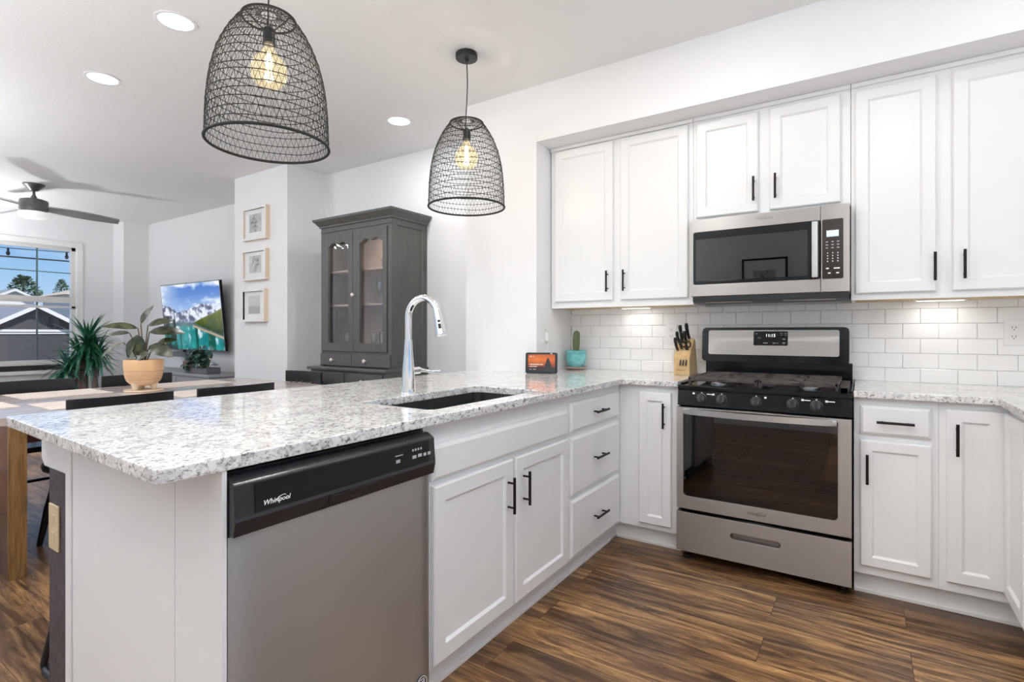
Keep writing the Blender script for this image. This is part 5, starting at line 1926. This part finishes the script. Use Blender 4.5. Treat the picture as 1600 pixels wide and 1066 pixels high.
# chairs
def make_chair():
    r = thing('dining_chair', '', 'chair', (0, 0, 0), 0, 'dark dining chairs')
    # seat faces +x (the sitter looks to +x); back at -x
    b = MB()
    pr = [(-.21, -.20), (-.15, -.225), (.12, -.235), (.20, -.22), (.225, -.17), (.225, .17), (.20, .22), (.12, .235), (-.15, .225), (-.21, .20)]
    b.prism(pr, (0, 0, 0), X, Y, Z, .420, .455, .010)
    b.build('seat', M['chair'], r, local=True)
    for sx, sy in ((1, 1), (1, -1), (-1, 1), (-1, -1)):
        b = MB()
        b.tube([(sx * .15, sy * .15, .425), (sx * .185, sy * .19, .2), (sx * .215, sy * .22, .0)], [.018, .020, .013], 10)
        b.build('leg', M['chair'], r, local=True)
    b = MB()
    for sy in (-1, 1):
        b.tube([(.18, sy * .185, .2), (-.18, sy * .185, .2)], .010, 8)
    b.tube([(0, -.185, .2), (0, .185, .2)], .010, 8)
    b.build('stretcher', M['chair'], r, local=True)
    # curved crest rail
    b = MB()
    n_ = 16
    fr_, bk_ = [], []
    for i in range(n_ + 1):
        yy = -.245 + .49 * i / n_
        c = -.255 - .040 * (1 - (yy / .245) ** 2)
        fr_.append((c, yy)); bk_.append((c - .020, yy))
    b.prism(fr_ + bk_[::-1], (0, 0, 0), X, Y, Z, .742, .838, .005)
    b.build('crest_rail', M['chair'], r, local=True)
    for i in range(7):
        yy = -.185 + .37 * i / 6
        c = -.265 - .040 * (1 - (yy / .245) ** 2)
        MB().tube([(-.175, yy * .92, .450), ((-.175 + c) / 2 - .006, yy * .97, .6), (c, yy, .768)], [.009, .010, .008], 8).build('spindle', M['chair'], r, local=True)
    return r
ch0 = make_chair()
chairs = [(-2.45, -1.575, PI, 'dark dining chair nearest the peninsula end, its curved back rail above the granite'),
          (-2.45, -.955, PI, 'dark dining chair on the peninsula side, nearer the hutch'),
          (-3.42, -1.570, 0, 'dark dining chair across the table under the yucca'),
          (-3.42, -.92, 0, 'dark dining chair across the table behind the peach plant pot'),
          (-2.86, -.275, -PI / 2, 'dark spindle back dining chair at the table head in front of the hutch'),
          (-2.55, -2.30, PI / 2, 'dark dining chair at the near table head beside the oak slab leg')]
for i, (x, y, a, la) in enumerate(chairs):
    if i == 0:
        ch0.location = (x, y, 0); ch0.rotation_euler = (0, 0, a); ch0['label'] = la
    else:
        copy_tree(ch0, (x, y, 0), a, la)

# bar stool tucked beside the low wall
r = thing('bar_stool', 'black metal counter stool standing at the low wall, one foot showing', 'stool', (-1.22, -1.95, 0))
MB().lathe([(.0, .0), (.128, .0), (.134, .012), (.130, .030), (.0, .034)], (-1.17, -1.93, .60), 32).build('seat', M['black'], r)
for sx, sy in ((-1, -1), (-1, 1), (1, -1), (1, 1)):
    b = MB()
    b.tube([(-1.17 + sx * .055, -1.93 + sy * .11, .605), (-1.17 + sx * .075, -1.93 + sy * .18, .25), (-1.17 + sx * .085, -1.93 + sy * .225, .03), (-1.17 + sx * .080, -1.93 + sy * .225, .012)], .011, 10)
    b.build('leg', M['black'], r)
b = MB()
ring = rrect(-1.258, -1.082, -2.158, -1.702, .03)
b.tube([(p[0], p[1], .0125) for p in ring], .012, 10, closed=True)
b.build('base_ring', M['black'], r)

# ------------------------------------------------------------------ rubber plant on the table
px, py, pz = -3.10, -1.115, .7722
r = thing('potted_plant', 'broad leaved rubber plant in a ridged peach pot on the dining table', 'plant', (px, py, pz))
prof = [(.0, .030), (.060, .028), (.088, .046), (.108, .075), (.116, .108)]
for k in range(5):
    z_ = .062 + k * .013
prof = [(.0, .030), (.055, .028), (.080, .040), (.097, .058)]
for k in range(6):
    z_ = .064 + k * .0115
    rr_ = .1015 + .0125 * (1 - (1 - k / 5) ** 2)
    prof += [(rr_, z_), (rr_ + .0025, z_ + .0055), (rr_ - .004, z_ + .0085)]
prof += [(.118, .140), (.120, .185), (.119, .205), (.116, .209), (.112, .207), (.112, .175), (.0, .170)]
lower = [p for p in prof if p[1] < .139]
po = MB().lathe([(.116, .1335), (.118, .140), (.120, .185), (.119, .205), (.116, .209), (.112, .207), (.112, .175), (.0, .170)], (px, py, pz), 44).build('pot', M['peach'], r, smooth=50)
MB().lathe(lower + [(.116, .1335)], (px, py, pz), 44).build('ridged_base', mat('ridged_peach', (0.80, 0.56, 0.36), 0.5), po, smooth=20)
for k in range(3):
    a = 2 * PI * k / 3 + .85
    MB().lathe([(.0, .0005), (.012, .0005), (.017, .006), (.026, .038), (.030, .050), (.0, .052)], (px + .062 * math.cos(a), py + .062 * math.sin(a), pz), 14).build('foot', M['peach_pale'], po)
MB().lathe([(.0, .1705), (.1115, .1705), (.1115, .177), (.0, .182)], (px, py, pz), 24).build('soil', M['soil'], r)
CR = W((math.cos(.5839), math.sin(.5839), 0)); CF = W((-math.sin(.5839), math.cos(.5839), 0))
b = MB(); bs = MB()
base = W((px, py, pz + .178))
spec = [(-.055, .02, .27, -.10, .05, .20, .075), (.03, .0, .29, .75, .3, .17, .07), (.02, .03, .245, .95, .16, .24, .085), (-.03, -.04, .205, -.25, -.5, .15, .075),
        (-.13, -.02, .17, -.85, -.35, .20, .045), (-.12, .03, .235, -.95, .10, .17, .045), (.06, -.02, .15, .85, -.25, .17, .10), (.08, .02, .165, .70, .25, .14, .06),
        (.0, -.07, .055, .3, .2, .11, .08), (-.06, .05, .10, -.6, -.3, .14, .05), (-.01, -.05, .225, .12, -.95, .16, .10), (-.02, .0, .30, .35, .75, .15, .065)]
for i, (u, f, h_, du, dz, L_, w_) in enumerate(spec):
    p = base + CR * u + CF * f + Z * (h_ - .02)
    bs.tube([base + CR * (u * .15) + CF * (f * .2), base + CR * (u * .55) + CF * f * .6 + Z * (h_ * .55), p], .0042, 7)
    upv = -CF * .8 + Z * .75
    b.leaf(p, CR * du + Z * dz - CF * .15, upv, L_, w_, .35, 9, .10, .85)
b.build('foliage', M['leaf_dark'], r, smooth=60); bs.build('stem', M['stem'], r)

# tall yucca by the window
yx, yy_ = -7.42, -.06
r = thing('potted_yucca', 'tall spiky green yucca on two trunks in front of the window', 'plant', (yx, yy_, 0))
MB().lathe([(.0, 0), (.12, 0), (.165, .30), (.155, .30), (.0, .27)], (yx, yy_, .0), 28).build('pot', M['console'], r)
MB().lathe([(.0, .271), (.15, .271), (.15, .276), (.0, .279)], (yx, yy_, .0), 20).build('soil', M['soil'], r)
rn = random.Random(4)
heads = [(.0, .02, 1.06, .44, 80), (.09, .05, .88, .38, 56), (-.13, -.12, .74, .36, 70), (-.05, -.05, .92, .34, 50)]
tops = []
b = MB()
for (ox, oy, hz, ll, nl) in heads:
    q = W((yx, yy_, 0)) + CR * ox * 1.0 + CF * oy + Z * hz
    b.tube([W((yx, yy_, .27)) + CR * (ox * .9 + (.05 if ox > 0 else -.03)), W((yx, yy_, .6)) + CR * (ox * .9 + (.02 if ox > 0 else -.02)), q], [.040, .036, .026], 12)
b.build('trunk', M['bark'], r)
b = MB()
for (ox, oy, hz, ll, nl) in heads:
    q = W((yx, yy_, 0)) + CR * ox + CF * oy + Z * hz
    for i in range(nl):
        a = rn.uniform(0, 2 * PI)
        el = rn.uniform(-.75, 1.45)
        d_ = W((math.cos(a) * math.cos(el), math.sin(a) * math.cos(el), math.sin(el)))
        b.leaf(q + d_ * .02 - Z * rn.uniform(0, .10), d_, Z + d_ * .01, ll * rn.uniform(.75, 1.08), .036, rn.uniform(.1, .7), 7, .35, .55)
b.build('foliage', M['leaf_yucca'], r, smooth=60)

# ------------------------------------------------------------------ outside the window
def house(label, O, ang, w_, d_, h_, rh, m_wall_, m_roof, door=True):
    """gabled house: O is the middle of the front wall's foot, its gable end looks along the front"""
    r = thing('house', label, 'house', O, ang, 'houses outside')
    R_ = Matrix.Rotation(ang, 3, 'Z')
    U_, N_ = R_ @ X, R_ @ Y
    b = MB()
    b.prism([(-w_ / 2, 0), (w_ / 2, 0), (w_ / 2, h_), (0, h_ + rh), (-w_ / 2, h_)], O, U_, Z, N_, 0, d_)
    b.build('wall', m_wall_, r, smooth=0)
    b = MB()
    ov = .35
    k = rh / (w_ / 2)
    for sg in (-1, 1):
        b.prism([(0, h_ + rh + .02), (sg * (w_ / 2 + ov), h_ - k * ov + .02), (sg * (w_ / 2 + ov), h_ - k * ov + .16), (0, h_ + rh + .16)], O, U_, Z, N_, -ov, d_ + ov)
    b.build('roof', m_roof, r, smooth=0)
    b = MB()
    for sg in (-1, 1):
        b.prism([(0, h_ + rh - .14), (sg * (w_ / 2 + ov + .02), h_ - k * ov - .14), (sg * (w_ / 2 + ov + .02), h_ - k * ov + .12), (0, h_ + rh + .12)], O, U_, Z, N_, -ov - .06, -ov)
    b.prism([(-w_ / 2 - .02, h_ - .30), (w_ / 2 + .02, h_ - .30), (w_ / 2 + .02, h_ - .02), (-w_ / 2 - .02, h_ - .02)], O, U_, Z, N_, -.05, -.003)
    b.build('fascia', M['fascia'], r, smooth=0)
    if door:
        b = MB().prism([(-w_ * .40, .0), (w_ * .40, .0), (w_ * .40, h_ - .75), (-w_ * .40, h_ - .75)], O, U_, Z, N_, -.03, -.003)
        b.build('garage_door', M['siding_shaded'], r, smooth=0)
    return r
gz = -3.4
tag(MB().box(-120, XW - .6, -60, 60, gz - .2, gz).build('yard', mat('yard_concrete', (.32, .31, .30), .9)), 'grey paved ground outside the window', 'yard')['kind'] = 'structure'
struct(MB().box(-12, 8, -14, YR - .3, -.25, -.12).build('bounce_slab', mat('bounce_concrete', (.50, .49, .47), .85), smooth=0))  # unseen pale slab added to bounce daylight indoors
house('grey garage with a white edged gable roof just outside the window', (-42.0, 8.45, gz), math.radians(90), 4.9, 7, 4.75, 1.45, M['siding_shaded'], M['roof_grey'])
house('small white gabled house farthest away outside the window', (-74.0, 15.0, gz), math.radians(90), 3.2, 6, 8.2, .85, M['fascia'], M['roof_grey'], False)
r = thing('house', 'tan hip-roofed house beyond the garage outside the window', 'house', (-58, 18, gz), 0, 'houses outside')
MB().box(-63, -56, 14.4, 25, gz, 4.45).build('wall', M['siding'], r, smooth=0)
b = MB()
hv = [b.bm.verts.new(q) for q in ((-63.6, 13.8, 4.40), (-55.4, 13.8, 4.40), (-55.4, 25.6, 4.40), (-63.6, 25.6, 4.40), (-59.5, 17.2, 5.62), (-59.5, 22.2, 5.62))]
for q in ((0, 1, 4), (1, 2, 5, 4), (2, 3, 5), (3, 0, 4, 5), (3, 2, 1, 0)):
    b.bm.faces.new([hv[i] for i in q])
b.build('roof', M['roof_tan'], r, smooth=0)
def tree(x, y, z0, z1, w_, label, seed):
    r = thing('tree', label, 'tree', (x, y, gz), 0, 'trees outside')
    rn = random.Random(seed)
    MB().tube([(x, y, gz), (x, y, z0 + (z1 - z0) * .7)], [w_ * .07, w_ * .03], 8).build('trunk', M['bark'], r)
    b = MB()
    for i in range(420):
        t_ = rn.random()
        rr_ = w_ * .5 * math.sqrt(rn.random()) * (1 - abs(t_ - .35) * 1.25)
        a = rn.uniform(0, 2 * PI)
        p = W((x + rr_ * math.cos(a), y + rr_ * math.sin(a), z0 + (z1 - z0) * t_))
        for q in range(2):
            b.leaf(p, (rn.uniform(-1, 1), rn.uniform(-1, 1), rn.uniform(-.2, .9)), (0, 0, 1), w_ * .12, w_ * .07, .3, 3)
    b.build('crown', M['tree'], r, smooth=60)
tree(-84, 18.2, 4.9, 7.9, 3.9, 'round pale green tree above the roofs outside the window', 2)
tree(-84, 21.9, 5.2, 7.8, 2.2, 'pointed green tree beside the tan roof outside the window', 3)
tree(-84, 14.2, 4.6, 6.5, 2.4, 'low green tree at the window edge outside', 5)
# string lights and a power line outside
r = thing('string_lights', 'dark cable of small bulbs strung outside the top of the window', 'string lights', (-9.3, -.4, 2.5))
b = MB()
cb_ = lambda s_: W((-9.4, -2.2 + 3.0 * s_, 2.46 - .05 * math.sin(PI * s_)))
b.tube([cb_(q / 20) for q in range(21)], .006, 6)
b.build('cable', M['black'], r)
for s_ in (.14, .365, .61, .84):
    q = cb_(s_)
    MB().lathe([(.0, 0), (.014, 0), (.014, -.04), (.026, -.075), (.018, -.105), (.0, -.112)], q, 12).build('bulb', M['gloss_black'], r)
b = MB(); b.tube([(-26, -14, 4.15), (-26, 0, 4.0), (-26, 16, 4.2)], .03, 6)
tag(b.build('power_line', M['black']), 'thin dark power line crossing the sky outside the window', 'cable')
# posts that carry the string lights
for yy in (-2.2, .8):
    pass
